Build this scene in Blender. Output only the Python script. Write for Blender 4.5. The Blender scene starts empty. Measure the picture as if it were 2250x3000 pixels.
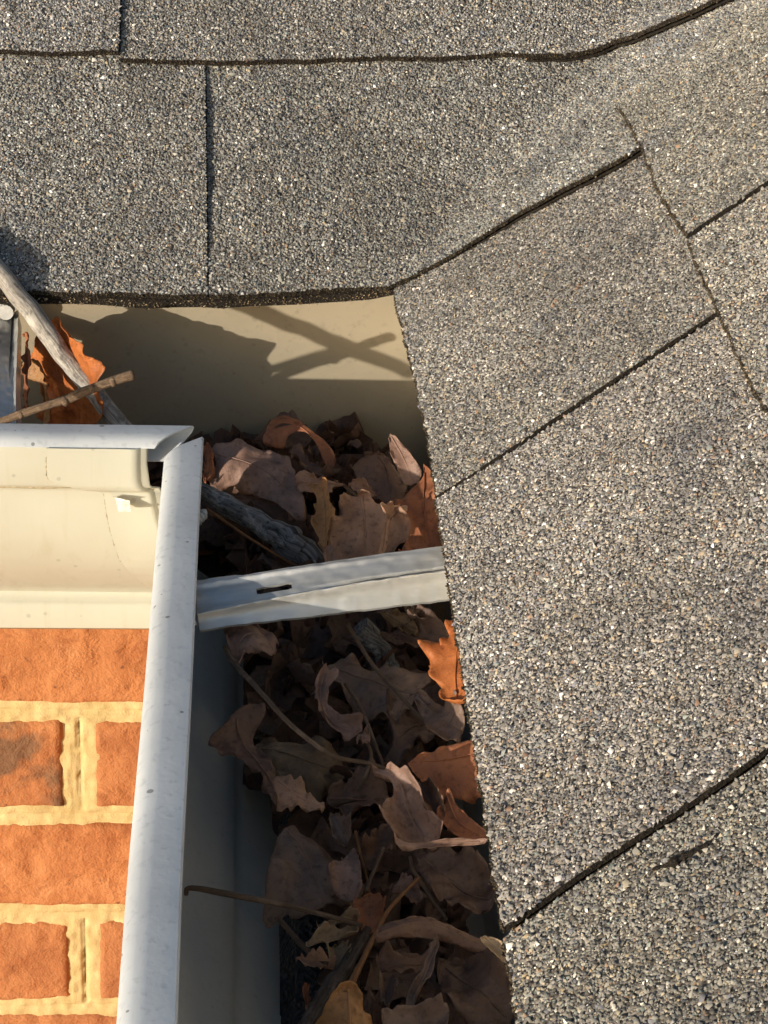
import bpy, math
import numpy as np
from mathutils import Vector, Matrix

rng = np.random.default_rng(11)
scene = bpy.context.scene
COL = scene.collection

# ------------------------------------------------------------------ camera
CAM = np.array([-0.09415, -1.00142, 0.40979])
PITCH, YAW, ROLL, FOC = 0.46622, 0.08221, 0.05004, 6000.0
_f = np.array([math.sin(YAW)*math.cos(PITCH), math.cos(YAW)*math.cos(PITCH), -math.sin(PITCH)])
_r = np.array([math.cos(YAW), -math.sin(YAW), 0.0]); _u = np.cross(_r, _f)
RT = math.cos(ROLL)*_r + math.sin(ROLL)*_u
UP = -math.sin(ROLL)*_r + math.cos(ROLL)*_u
FW = _f
cam_d = bpy.data.cameras.new('camera'); cam = bpy.data.objects.new('camera', cam_d); COL.objects.link(cam)
cam_d.sensor_fit = 'VERTICAL'; cam_d.sensor_height = 36.0; cam_d.sensor_width = 27.0
cam_d.lens = FOC/3000*36.0; cam_d.clip_start = 0.02; cam_d.clip_end = 500
M = Matrix.Identity(4)
for i in range(3):
    M[i][0] = RT[i]; M[i][1] = UP[i]; M[i][2] = -FW[i]; M[i][3] = CAM[i]
cam.matrix_world = M
scene.camera = cam
scene.render.resolution_x, scene.render.resolution_y = 768, 1024

# ------------------------------------------------------------------ sky, sun, exposure
SUN = np.array([1.25, 1.0, -0.19]); SUN /= np.linalg.norm(SUN)      # the way the light travels
elev = math.asin(-SUN[2]); az = math.atan2(-SUN[0], -SUN[1])        # clockwise from +Y
w = bpy.data.worlds.new('World'); scene.world = w; w.use_nodes = True
nt = w.node_tree; bg = nt.nodes['Background']
sky = nt.nodes.new('ShaderNodeTexSky'); sky.sky_type = 'NISHITA'; sky.sun_disc = False
sky.sun_elevation = elev; sky.sun_rotation = az; sky.air_density = 0.7; sky.dust_density = 1.2; sky.ozone_density = 1.0
nt.links.new(sky.outputs[0], bg.inputs[0]); bg.inputs[1].default_value = 0.15
sd = bpy.data.lights.new('sun', 'SUN'); sd.energy = 4.0; sd.angle = math.radians(0.53); sd.color = (1.0, 0.915, 0.79)
so = bpy.data.objects.new('sun', sd); COL.objects.link(so)
so.rotation_euler = Vector(SUN).to_track_quat('-Z', 'Y').to_euler(); so.location = (-3, -3, 2)
vs = scene.view_settings
vs.view_transform = 'Standard'; vs.look = 'None'; vs.gamma = 1.0; vs.exposure = 0.62; vs.use_curve_mapping = False
scene.render.engine = 'CYCLES'

# ------------------------------------------------------------------ maths helpers
def dirs(px, py):
    px = np.asarray(px, float); py = np.asarray(py, float)
    return FW + np.multiply.outer((px-1125)/FOC, RT) - np.multiply.outer((py-1500)/FOC, UP)
def at_plane(px, py, p0, n):
    d = dirs(px, py); n = np.asarray(n, float)
    t = ((np.asarray(p0)-CAM) @ n)/(d @ n)
    return CAM + d*t[..., None]
def at_z(px, py, z): return at_plane(px, py, (0, 0, z), (0, 0, 1))
def at_y(px, py, y): return at_plane(px, py, (0, y, 0), (0, 1, 0))
def project(P):
    d = np.asarray(P)-CAM; w_ = d @ FW
    return 1125+FOC*(d @ RT)/w_, 1500-FOC*(d @ UP)/w_

def vnoise(P, seed=0):
    """smooth value noise, P (...,3) -> -1..1"""
    P = np.asarray(P, float); i = np.floor(P).astype(np.int64); f = P-i; f = f*f*(3-2*f)
    def h(a, b, c):
        n = (a*73856093) ^ (b*19349663) ^ (c*83492791) ^ (seed*2654435761 & 0x7fffffff)
        n = (n ^ (n >> 13))*1274126177 & 0x7fffffff
        return ((n ^ (n >> 16)) & 0xffff)/32767.5-1
    r = 0
    for dx in (0, 1):
        for dy in (0, 1):
            for dz in (0, 1):
                wgt = (f[..., 0] if dx else 1-f[..., 0])*(f[..., 1] if dy else 1-f[..., 1])*(f[..., 2] if dz else 1-f[..., 2])
                r = r+wgt*h(i[..., 0]+dx, i[..., 1]+dy, i[..., 2]+dz)
    return r
def fbm(P, seed=0, oct=3):
    P = np.asarray(P, float)
    return sum(vnoise(P*2**k, seed+k)*0.5**k for k in range(oct))
def resample(pts, n, closed=False):
    p = np.asarray(pts, float)
    if closed: p = np.vstack([p, p[:1]])
    L = np.r_[0, np.cumsum(np.linalg.norm(np.diff(p, axis=0), axis=1))]
    s = np.linspace(0, L[-1], n, endpoint=not closed)
    return np.stack([np.interp(s, L, p[:, k]) for k in range(p.shape[1])], 1)
def smooth(pts, n, closed=False):
    """Catmull-Rom through the points"""
    p = np.asarray(pts, float)
    if closed: q = np.vstack([p[-1:], p, p[:2]])
    else: q = np.vstack([2*p[0]-p[1], p, 2*p[-1]-p[-2]])
    out = []
    for k in range(1, len(q)-2):
        a, b, c, d = q[k-1], q[k], q[k+1], q[k+2]
        for t in np.linspace(0, 1, 12, endpoint=False):
            out.append(.5*((2*b)+(c-a)*t+(2*a-5*b+4*c-d)*t*t+(3*b-a-3*c+d)*t**3))
    if not closed: out.append(p[-1])
    return resample(out, n, closed)

# ------------------------------------------------------------------ object helpers
def obj(name, verts, faces, mat, parent=None, smooth_=False):
    me = bpy.data.meshes.new(name)
    me.from_pydata([tuple(map(float, v)) for v in verts], [], [tuple(map(int, f)) for f in faces])
    me.validate(); me.update()
    if smooth_: me.shade_smooth()
    return link(name, me, mat, parent)
def link(name, me, mat, parent=None):
    o = bpy.data.objects.new(name, me); COL.objects.link(o)
    if mat: me.materials.append(mat)
    if parent is not None:
        o.parent = parent; o.matrix_parent_inverse = parent.matrix_world.inverted() if False else Matrix.Translation(-Vector(parent.location))
    return o
def thing(name, label, cat, loc, group=None):
    o = bpy.data.objects.new(name, None); COL.objects.link(o); o.location = [float(c) for c in loc]; o.empty_display_size = .01
    return tag(o, label, cat, group)
def tag(o, label, cat, group=None):
    o['label'] = label; o['category'] = cat
    if group: o['group'] = group
    return o
def grid_faces(n, m, closed_u=False, off=0):
    """n along u, m along v, index = j*n+i"""
    F_ = []
    for j in range(m-1):
        for i in range(n if closed_u else n-1):
            i2 = (i+1) % n
            F_.append((off+j*n+i, off+j*n+i2, off+(j+1)*n+i2, off+(j+1)*n+i))
    return F_
def slab(top, bot):
    """closed solid from two (m,n,3) grids"""
    m, n = top.shape[:2]; N = n*m
    V = np.vstack([top.reshape(-1, 3), bot.reshape(-1, 3)])
    F_ = grid_faces(n, m)+[tuple(reversed(f)) for f in grid_faces(n, m, off=N)]
    ring = [i for i in range(n)]+[j*n+n-1 for j in range(1, m)]+[(m-1)*n+i for i in range(n-2, -1, -1)]+[j*n for j in range(m-2, 0, -1)]
    for a, b in zip(ring, ring[1:]+ring[:1]): F_.append((b, a, N+a, N+b))
    return V, F_
def box(x0, x1, y0, y1, z0, z1):
    V = [(x, y, z) for z in (z0, z1) for y in (y0, y1) for x in (x0, x1)]
    return V, [(0, 2, 3, 1), (4, 5, 7, 6), (0, 1, 5, 4), (2, 6, 7, 3), (0, 4, 6, 2), (1, 3, 7, 5)]
def tube(path, rad, seg=10, rough=0.0, seed=0, flat=1.0):
    path = np.asarray(path, float); n = len(path); rad = np.broadcast_to(np.asarray(rad, float), (n,))
    T = np.gradient(path, axis=0); T /= np.linalg.norm(T, axis=1)[:, None]
    ref = np.array([0.03, 0.05, 1.0]); A = np.cross(T, ref); A /= np.linalg.norm(A, axis=1)[:, None]; B = np.cross(A, T)
    ang = np.linspace(0, 2*np.pi, seg, endpoint=False)
    V = []
    for k in range(n):
        r = np.full(seg, rad[k])
        if rough:
            P = np.stack([np.cos(ang)*1.7, np.sin(ang)*1.7, np.full(seg, k*0.23)], 1)
            r = r*(1+rough*fbm(P*np.array([1, 1, .5]), seed, 2))
        V.append(path[k]+np.outer(np.cos(ang)*r, A[k])+np.outer(np.sin(ang)*r*flat, B[k]))
    V = np.vstack(V); F_ = grid_faces(seg, n, True)
    c0, c1 = len(V), len(V)+1
    V = np.vstack([V, path[:1], path[-1:]])
    for i in range(seg):
        F_.append((c0, (i+1) % seg, i)); F_.append((c1, (n-1)*seg+i, (n-1)*seg+(i+1) % seg))
    return V, F_

# ------------------------------------------------------------------ materials
class NT:
    def __init__(s, name):
        s.m = bpy.data.materials.new(name); s.m.use_nodes = True; s.t = s.m.node_tree; s.b = s.t.nodes['Principled BSDF']
        s.co = s.n('ShaderNodeTexCoord').outputs['Object']
    def n(s, t, **k):
        x = s.t.nodes.new(t)
        for a, v in k.items(): setattr(x, a, v)
        return x
    def l(s, a, b): s.t.links.new(a, b)
    def map(s, scale, co=None):
        x = s.n('ShaderNodeMapping'); x.inputs['Scale'].default_value = scale; s.l(co or s.co, x.inputs[0]); return x.outputs[0]
    def noise(s, sc, det=4, co=None, rough=.55, dist=0):
        x = s.n('ShaderNodeTexNoise'); x.inputs['Scale'].default_value = sc; x.inputs['Detail'].default_value = det
        x.inputs['Roughness'].default_value = rough; x.inputs['Distortion'].default_value = dist
        s.l(co or s.co, x.inputs['Vector']); return x.outputs['Fac']
    def voro(s, sc, co=None, feat='F1', out='Distance'):
        x = s.n('ShaderNodeTexVoronoi', feature=feat); x.inputs['Scale'].default_value = sc
        s.l(co or s.co, x.inputs['Vector']); return x.outputs[out]
    def ramp(s, fac, stops, interp='LINEAR'):
        x = s.n('ShaderNodeValToRGB'); e = x.color_ramp.elements; x.color_ramp.interpolation = interp
        while len(e) < len(stops): e.new(.5)
        for k, (p, c) in enumerate(stops):
            e[k].position = p; e[k].color = (*c, 1) if len(c) == 3 else c
        s.l(fac, x.inputs[0]); return x.outputs[0]
    def mix(s, fac, a, b, mode='MIX'):
        x = s.n('ShaderNodeMix', data_type='RGBA', blend_type=mode)
        for v, sock in ((fac, x.inputs['Factor']), (a, x.inputs['A']), (b, x.inputs['B'])):
            if hasattr(v, 'links'): s.l(v, sock)
            elif isinstance(v, (int, float)): sock.default_value = v
            else: sock.default_value = (*v, 1)
        return x.outputs['Result']
    def math(s, op, a, b=0.0, c=0.0):
        x = s.n('ShaderNodeMath', operation=op)
        for v, sock in zip((a, b, c), x.inputs):
            if hasattr(v, 'links'): s.l(v, sock)
            else: sock.default_value = v
        return x.outputs[0]
    def bump(s, h, dist=.0005, strength=1.0):
        x = s.n('ShaderNodeBump'); x.inputs['Strength'].default_value = strength; x.inputs['Distance'].default_value = dist
        s.l(h, x.inputs['Height']); s.l(x.outputs[0], s.b.inputs['Normal'])
    def done(s, col, rough=.6, metal=0.0, spec=.5):
        if hasattr(col, 'links'): s.l(col, s.b.inputs['Base Color'])
        else: s.b.inputs['Base Color'].default_value = (*col, 1)
        if hasattr(rough, 'links'): s.l(rough, s.b.inputs['Roughness'])
        else: s.b.inputs['Roughness'].default_value = rough
        s.b.inputs['Metallic'].default_value = metal; s.b.inputs['Specular IOR Level'].default_value = spec
        return s.m

def m_granule():
    s = NT('granules'); a = s.n('ShaderNodeVertexColor', layer_name='tone').outputs['Color']
    return s.done(a, .85, 0, .15)
def m_shingle():
    s = NT('asphalt shingle'); v = s.voro(620, out='Color'); d = s.voro(620)
    x = s.n('ShaderNodeSeparateColor'); s.l(v, x.inputs[0])
    c = s.ramp(x.outputs[0], [(0, (.045, .038, .032)), (.4, (.09, .079, .065)), (.7, (.14, .125, .105)), (1, (.21, .19, .165))])
    s.bump(s.math('SUBTRACT', 1.0, d), .0012)
    return s.done(c, .85, 0, .25)
def m_edge():
    s = NT('shingle underlayer'); n = s.noise(900, 3)
    c = s.ramp(n, [(.3, (.006, .005, .004)), (.6, (.018, .014, .010)), (.75, (.05, .04, .028))])
    s.bump(n, .0012); return s.done(c, .9, 0, .2)
def m_paint(name, base, dirt, amount=.5, rough=.38, speck=.75, spec=.45, streak=(1, 1, 1)):
    s = NT(name)
    n1 = s.noise(14, 5); n2 = s.noise(260, 4, s.map(streak)); n3 = s.noise(700, 2)
    c = s.mix(s.ramp(n1, [(.35, (0, 0, 0)), (.8, (amount, amount, amount))]), base, dirt)
    c = s.mix(s.ramp(n2, [(.56, (0, 0, 0)), (.74, (amount*.9,)*3)]), c, dirt)
    sp = s.voro(85, out='Distance'); k = s.math('MULTIPLY', s.math('LESS_THAN', sp, s.math('MULTIPLY', s.noise(31, 1), .17)), speck)
    c = s.mix(k, c, (.05, .045, .04))
    s.bump(s.math('ADD', s.math('MULTIPLY', n1, 2.0), s.math('MULTIPLY', n2, .25)), .0006, .6)
    return s.done(c, s.ramp(n2, [(.3, (rough,)*3), (.8, (rough+.2,)*3)]), 0, spec)
def m_alu():
    s = NT('mill aluminium'); n = s.noise(90, 5, s.map((.25, 2.0, 1))); n2 = s.noise(500, 3)
    c = s.ramp(n, [(.25, (.36, .355, .325)), (.5, (.47, .465, .44)), (.75, (.56, .555, .535))])
    s.bump(s.math('ADD', n, s.math('MULTIPLY', n2, .5)), .00008, .6)
    return s.done(c, s.ramp(n2, [(.3, (.30,)*3), (.7, (.5,)*3)]), .6, .5)
def m_brick(k):
    s = NT('orange brick'); n = s.noise(22, 6); n2 = s.noise(160, 5); n3 = s.noise(55, 4, None, .6, .6)
    c = s.ramp(n, [(.3, (.31, .115, .042)), (.55, (.40, .165, .062)), (.75, (.48, .225, .098))])
    c = s.mix(s.ramp(n3, [(.58, (0, 0, 0)), (.72, (.75, .75, .75))]), c, (.25, .085, .032))
    c = s.mix(s.ramp(n2, [(.62, (0, 0, 0)), (.74, (.8, .8, .8))]), c, (.11, .045, .025))
    oi = s.n('ShaderNodeObjectInfo'); c = s.mix(s.math('MULTIPLY', oi.outputs['Random'], .30), c, (.27, .13, .065))
    if k: 
        m = s.ramp(s.noise(26, 3), [(.52, (0, 0, 0)), (.62, (.8, .8, .8))]); c = s.mix(m, c, (.12, .075, .045))
    s.bump(s.math('ADD', s.math('MULTIPLY', n3, 1.2), s.math('ADD', n2, s.math('MULTIPLY', s.noise(700, 3), .4))), .002, .8)
    return s.done(c, .85, 0, .2)
def m_mortar():
    s = NT('sand mortar'); n = s.noise(60, 5); n2 = s.noise(900, 3)
    c = s.ramp(n, [(.3, (.41, .315, .135)), (.7, (.545, .44, .22))])
    s.bump(s.math('ADD', n, s.math('MULTIPLY', n2, .5)), .0012, .7); return s.done(c, .9, 0, .2)
def m_bark(name, c0, c1, c2, along=None):
    s = NT(name)
    co = s.n('ShaderNodeAttribute', attribute_name='lv').outputs['Vector']
    n = s.noise(1.0, 6, s.map((.45, 15, 15), co), .7, .1); n2 = s.noise(1, 4, s.map((9, 9, 9), co), .6); n3 = s.noise(700, 3)
    c = s.ramp(n, [(.32, c0), (.52, c1), (.75, c2)])
    c = s.mix(s.ramp(n2, [(.48, (0, 0, 0)), (.66, (.85, .85, .85))]), c, c0)
    fl = s.noise(55, 5, None, .65); c = s.mix(s.ramp(fl, [(.55, (0, 0, 0)), (.62, (.6, .6, .6))]), c, c2)
    s.bump(s.math('ADD', s.math('ADD', n, fl), s.math('MULTIPLY', n3, .4)), .0012, 1.0); return s.done(c, .85, 0, .2)
def m_leaf(name, c0, c1, vein=.35, rough=.55):
    s = NT(name)
    a = s.n('ShaderNodeAttribute', attribute_name='lv'); x = s.n('ShaderNodeSeparateXYZ'); s.l(a.outputs['Vector'], x.inputs[0])
    u, v = x.outputs[0], s.math('ABSOLUTE', x.outputs[1])
    n = s.noise(70, 5); n2 = s.noise(420, 4)
    wv = s.math('ABSOLUTE', s.math('SINE', s.math('ADD', s.math('MULTIPLY', s.math('SUBTRACT', u, s.math('MULTIPLY', v, .28)), 26.0), s.math('MULTIPLY', n, 2.0))))
    vn = s.math('POWER', s.math('SUBTRACT', 1.0, wv), 6.0)
    mid = s.math('POWER', s.math('MAXIMUM', s.math('SUBTRACT', 1.0, s.math('MULTIPLY', v, 5.0)), 0.0), 3.0)
    vv = s.math('MINIMUM', s.math('ADD', s.math('MULTIPLY', vn, .5), mid), 1.0)
    web = s.voro(520, feat='DISTANCE_TO_EDGE'); webm = s.math('SUBTRACT', 1.0, s.math('MINIMUM', s.math('MULTIPLY', web, 6.0), 1.0))
    dark = tuple(k*.38 for k in c0); light = tuple(min(1, k*1.35+.02) for k in c1)
    c = s.ramp(n, [(.3, c0), (.68, c1)])
    c = s.mix(s.ramp(n2, [(.52, (0, 0, 0)), (.72, (.65, .65, .65))]), c, dark)
    c = s.mix(s.math('MULTIPLY', vv, vein*.6), c, light)
    c = s.mix(s.ramp(s.noise(38, 4), [(.55, (0, 0, 0)), (.7, (.5, .5, .5))]), c, dark)
    s.bump(s.math('ADD', s.math('ADD', s.math('MULTIPLY', vv, .5), s.math('MULTIPLY', webm, .12)), s.math('ADD', s.math('MULTIPLY', n, 1.2), s.math('MULTIPLY', n2, .35))),       .0007, .6)
    s.b.inputs['Subsurface Weight'].default_value = 0
    s.b.inputs['Transmission Weight'].default_value = 0
    m = s.done(c, rough, 0, .35)
    # thin dry tissue lets some light through
    tr = s.n('ShaderNodeBsdfTranslucent'); s.l(c, tr.inputs['Color']); mx = s.n('ShaderNodeMixShader'); mx.inputs[0].default_value = .28
    out = s.t.nodes['Material Output']; s.l(s.b.outputs[0], mx.inputs[1]); s.l(tr.outputs[0], mx.inputs[2]); s.l(mx.outputs[0], out.inputs['Surface'])
    return m
def m_plain(name, c, rough=.7, bsc=300, bd=.0004, c2=None):
    s = NT(name); n = s.noise(bsc, 4); s.bump(n, bd)
    return s.done(s.ramp(n, [(.35, c), (.7, c2 or tuple(k*1.4 for k in c))]), rough, 0, .3)

MG, MS, ME = m_granule(), m_shingle(), m_edge()
M_CREAM = m_paint('cream gutter paint', (.44, .445, .375), (.36, .335, .24), .45, .45, .22, streak=(.6, .6, .05))
M_LIP = m_paint('weathered lip paint with sky tint', (.545, .57, .58), (.32, .345, .37), .75, .34, .6)  # same sheet as the cream front, with bluish skylight painted into its colour
M_IN = m_paint('tan gutter inside paint', (.295, .25, .175), (.20, .168, .115), .6, .45, .2)
M_INB = m_paint('grey gutter inside paint', (.66, .63, .55), (.48, .44, .36), .4, .45, .15); M_ALU = m_alu(); M_BR = [m_brick(0), m_brick(1)]; M_MO = m_mortar()
M_WOOD = m_plain('deck wood', (.25, .16, .08)); M_FELT = m_plain('roofing felt', (.015, .014, .013), .9)

# ------------------------------------------------------------------ roof: two slopes of 9 in 12 meeting in a woven valley
SL = 0.75; XB, YA, Z0 = -0.0145, -0.0255, 0.0405
def H(x, y):
    za = Z0+SL*(y-YA); zb = Z0+SL*(x-XB); k = .012
    return .5*(za+zb+np.sqrt((za-zb)**2+k*k)) + .0016*vnoise(np.stack([x*9, y*9, x*0], -1), 5)
def at_roof(px, py, off=0.0):
    d = dirs(px, py); lo = np.full(len(d), .3); hi = np.full(len(d), 2.2)
    for _ in range(50):
        t = .5*(lo+hi); P = CAM+d*t[:, None]; above = P[:, 2] > H(P[:, 0], P[:, 1])+off
        lo = np.where(above, t, lo); hi = np.where(above, hi, t)
    return CAM+d*lo[:, None]

PAL = np.array([[.27, .255, .22], [.235, .225, .20], [.20, .19, .17], [.31, .29, .25], [.155, .147, .135], [.10, .093, .085],
                [.36, .31, .225], [.30, .23, .14], [.24, .15, .095], [.56, .53, .47], [.80, .77, .70], [.20, .225, .205], [.09, .085, .08], [.17, .17, .19]])
PW = np.array([.17, .16, .13, .12, .09, .06, .065, .03, .025, .038, .013, .05, .04, .045]); PW /= PW.sum()
PAL = (.86*PAL+.14*np.array([.225, .208, .178]))*np.array([.98, 1.0, 1.07])*1.17
OCT = np.array([[1, 0, 0], [-1, 0, 0], [0, 1, 0], [0, -1, 0], [0, 0, 1]], float)        # the buried underside is left open
OF = np.array([[0, 2, 4], [2, 1, 4], [1, 3, 4], [3, 0, 4]])
def granule_mesh(P, S, parent, tint=None, lean=(0, 0)):
    """one mesh of small angular stones at points P, half size S"""
    n = len(P)
    V = OCT[None]*rng.uniform(.6, 1.25, (n, 5, 3))+rng.normal(0, .2, (n, 5, 3))-np.array([0, 0, .35])*(OCT[None, :, 2:] == 0)
    V[..., 2] *= .62
    th_ = rng.uniform(0, np.pi, n); tx, ty = rng.normal(0, .20, n)-lean[1]*.5, rng.normal(0, .20, n)+lean[0]*.5
    q = np.stack([np.cos(th_), tx*np.cos(th_)+ty*np.sin(th_), ty*np.cos(th_)-tx*np.sin(th_), np.sin(th_)], 1)
    q /= np.linalg.norm(q, axis=1)[:, None]; a, b, c, d = q.T
    Rm = np.stack([1-2*(c*c+d*d), 2*(b*c-a*d), 2*(b*d+a*c), 2*(b*c+a*d), 1-2*(b*b+d*d), 2*(c*d-a*b), 2*(b*d-a*c), 2*(c*d+a*b), 1-2*(b*b+c*c)], 1).reshape(n, 3, 3)
    sc = S[:, None]*rng.uniform(.75, 1.3, (n, 3)); V = V*sc[:, None, :]
    V = np.einsum('nij,nkj->nki', Rm, V)+P[:, None, :]
    me = bpy.data.meshes.new('granules'); nv, nf = n*5, n*4
    me.vertices.add(nv); me.vertices.foreach_set('co', V.reshape(-1).astype(np.float32))
    idx = (OF[None]+np.arange(n)[:, None, None]*5).reshape(-1)
    me.loops.add(nf*3); me.loops.foreach_set('vertex_index', idx.astype(np.int32))
    me.polygons.add(nf); me.polygons.foreach_set('loop_start', (np.arange(nf)*3).astype(np.int32))
    col = PAL[rng.choice(len(PAL), n, p=PW)]*rng.uniform(.8, 1.2, (n, 1))
    lo = fbm(P*np.array([16, 16, 16.]), 3, 3); lo2 = fbm(P*np.array([42, 42, 42.]), 17, 2)
    col = col*(1+.15*lo+.15*lo2)[:, None]*(1-.30*np.clip(fbm(P*np.array([30, 30, 30.]), 51, 3)-.28, 0, 1)[:, None]*np.array([1.1, 1.0, .75]))
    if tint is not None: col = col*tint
    C4 = np.ones((n, 5, 4), np.float32); C4[..., :3] = np.clip(col, .01, .95)[:, None, :]
    at = me.color_attributes.new('tone', 'FLOAT_COLOR', 'POINT'); at.data.foreach_set('color', C4.reshape(-1))
    me.update(calc_edges=True); me.validate()
    o = link('granules', me, MG, parent); o['kind'] = 'stuff'; return o

roof = thing('shingle_roof', 'grey granule asphalt shingle roof with two slopes meeting in a valley', 'roof', (0.1, 0.1, 0.1))
def shingle(lowc, highc, off, thick, vis, label, n=70, m=40, double=None, dens=1.0, size=1.0, edge_n=2200, tint=None, lean=(0, -.6), skip=None, edge_tint=(.26, .21, .145)):
    lo_ = resample(lowc, n); hi_ = resample(highc, n)
    lo_ = lo_+.0006*vnoise(np.stack([lo_[:, 0]*260, lo_[:, 1]*260, lo_[:, 0]*0], 1), 9)[:, None]*np.array([1, 1])
    v = (np.linspace(0, 1, m)**1.25)[:, None, None]
    XY = lo_[None]*(1-v)+hi_[None]*v
    XY[..., 1] += .0034*vnoise(np.stack([XY[..., 0]*22, XY[..., 1]*6, XY[..., 0]*0], -1), 77)*np.clip((XY[..., 0]-XB)/.03, 0, 1)
    x, y = XY[..., 0], XY[..., 1]
    U = np.linspace(0, 1, n)[None]*np.ones((m, 1)); Vv = v[..., 0]*np.ones((1, n))
    z = H(x, y)+off(x, y, U, Vv)
    top = np.stack([x, y, z], -1); bot = top-np.array([0, 0, thick])
    V, F_ = slab(top, bot)
    o = obj('shingle', V, F_, MS, roof); o['label'] = label; o.data.materials.append(ME)
    mi = np.zeros(len(o.data.polygons), np.int32); mi[2*(n-1)*(m-1):] = 1; o.data.polygons.foreach_set('material_index', mi)
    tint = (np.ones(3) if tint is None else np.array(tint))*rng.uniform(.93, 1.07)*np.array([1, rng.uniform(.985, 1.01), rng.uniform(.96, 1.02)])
    # granules pressed into the face
    c = top; A = np.linalg.norm(np.cross(c[1:, :-1]-c[:-1, :-1], c[:-1, 1:]-c[:-1, :-1]), axis=-1)
    cen = .25*(c[1:, :-1]+c[:-1, :-1]+c[:-1, 1:]+c[1:, 1:])
    px, py = project(cen); ok = (px > -200) & (px < 2450) & (py > -200) & (py < 3230) & vis(cen[..., 0], cen[..., 1])
    if skip is not None: ok = ok & ~skip(px, py)
    A = np.where(ok, A, 0); tot = A.sum(); N = int(tot/.66e-6*dens)
    if N > 10:
        ci = rng.choice(A.size, N, p=(A/tot).reshape(-1)); j, i = ci//(n-1), ci % (n-1)
        a, b = rng.random((N, 1)), rng.random((N, 1))
        P = (c[j, i]*(1-a)+c[j, i+1]*a)*(1-b)+(c[j+1, i]*(1-a)+c[j+1, i+1]*a)*b
        S = np.clip(rng.lognormal(math.log(.00057), .30, N), .0003, .0013)*size
        P[:, 2] += S*rng.uniform(-.1, .75, N)
        g = granule_mesh(P, S, o, tint, lean)
    # a few caught on the cut edge
    if edge_n:
        e0, e1 = top[0], bot[0]
        k = rng.integers(0, n-1, edge_n); a = rng.random((edge_n, 1)); b = rng.random((edge_n, 1))*.9
        P = (e0[k]*(1-a)+e0[k+1]*a)*(1-b)+(e1[k]*(1-a)+e1[k+1]*a)*b
        pp, qq = project(P); keep = (pp > -200) & (pp < 2450) & (qq > -200)
        P = P[keep]+rng.normal(0, .00025, (keep.sum(), 3))
        if len(P): 
            e = granule_mesh(P, rng.uniform(.00025, .0006, len(P)), o, np.array(edge_tint))
            e.name = 'edge_granules'; e.data.name = 'edge_granules'
    if double:      # the second ply under the lifted edge
        u0, u1, back, drop = double; ii = [k for k in range(n) if u0 <= k/(n-1) <= u1]
        t2 = top[:12, ii].copy(); t2[..., 2] -= drop
        d = (hi_-lo_)[ii]; d /= np.linalg.norm(d, axis=1)[:, None]; t2[..., :2] += (d*back)[None]
        V, F_ = slab(t2, t2-np.array([0, 0, .0012])); obj('ply', V, F_, ME, o)
    return o
W = lambda px, py, off: at_roof(np.array(px, float), np.array(py, float), off)[:, :2]

# course one of the right slope: tabs along the eave that runs towards the viewer
def lift(e, amp, width): return amp*np.exp(-(e/width)**2)
sl1, sl2 = -.258, -.537
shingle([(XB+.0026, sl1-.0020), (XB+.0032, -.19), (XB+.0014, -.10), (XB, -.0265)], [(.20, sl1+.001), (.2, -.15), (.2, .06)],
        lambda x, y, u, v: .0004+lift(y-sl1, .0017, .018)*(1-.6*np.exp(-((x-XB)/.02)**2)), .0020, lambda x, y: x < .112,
        'first eave tab of the right slope beside the gutter corner', dens=1.0, lean=(-.6, 0), tint=(.93, .905, .86), edge_n=1500)  # tint makes the granules browner and paints in weaker sun on this slope
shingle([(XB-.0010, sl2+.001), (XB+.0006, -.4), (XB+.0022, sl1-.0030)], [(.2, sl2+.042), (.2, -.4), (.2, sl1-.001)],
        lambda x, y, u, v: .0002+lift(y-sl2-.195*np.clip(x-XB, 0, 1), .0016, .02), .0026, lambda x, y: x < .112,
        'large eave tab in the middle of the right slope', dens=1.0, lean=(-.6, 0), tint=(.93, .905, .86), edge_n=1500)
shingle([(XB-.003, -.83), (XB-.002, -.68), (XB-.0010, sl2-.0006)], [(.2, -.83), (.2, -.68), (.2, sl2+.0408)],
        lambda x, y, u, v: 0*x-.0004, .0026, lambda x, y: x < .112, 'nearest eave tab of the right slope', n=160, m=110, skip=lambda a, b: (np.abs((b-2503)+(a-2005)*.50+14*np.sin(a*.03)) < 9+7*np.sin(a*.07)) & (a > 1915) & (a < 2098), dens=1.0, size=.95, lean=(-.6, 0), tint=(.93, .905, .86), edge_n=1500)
near = [o for o in roof.children if o.get('label', '').startswith('nearest')][0]
sc_ = at_roof(np.array([1905., 1950, 1985, 2005, 2050, 2075, 2100]), np.array([2548., 2536, 2520, 2508, 2488, 2470, 2446]), .0003)
V, F_ = tube(smooth(sc_, 60), .0017*(.75+.6*vnoise(np.stack([np.arange(60)*.31, np.zeros(60), np.zeros(60)], 1), 5))*np.sin(np.linspace(.25, 2.9, 60)), 8, .3, 6, .45); obj('scuff', V, F_, ME, near)
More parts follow.
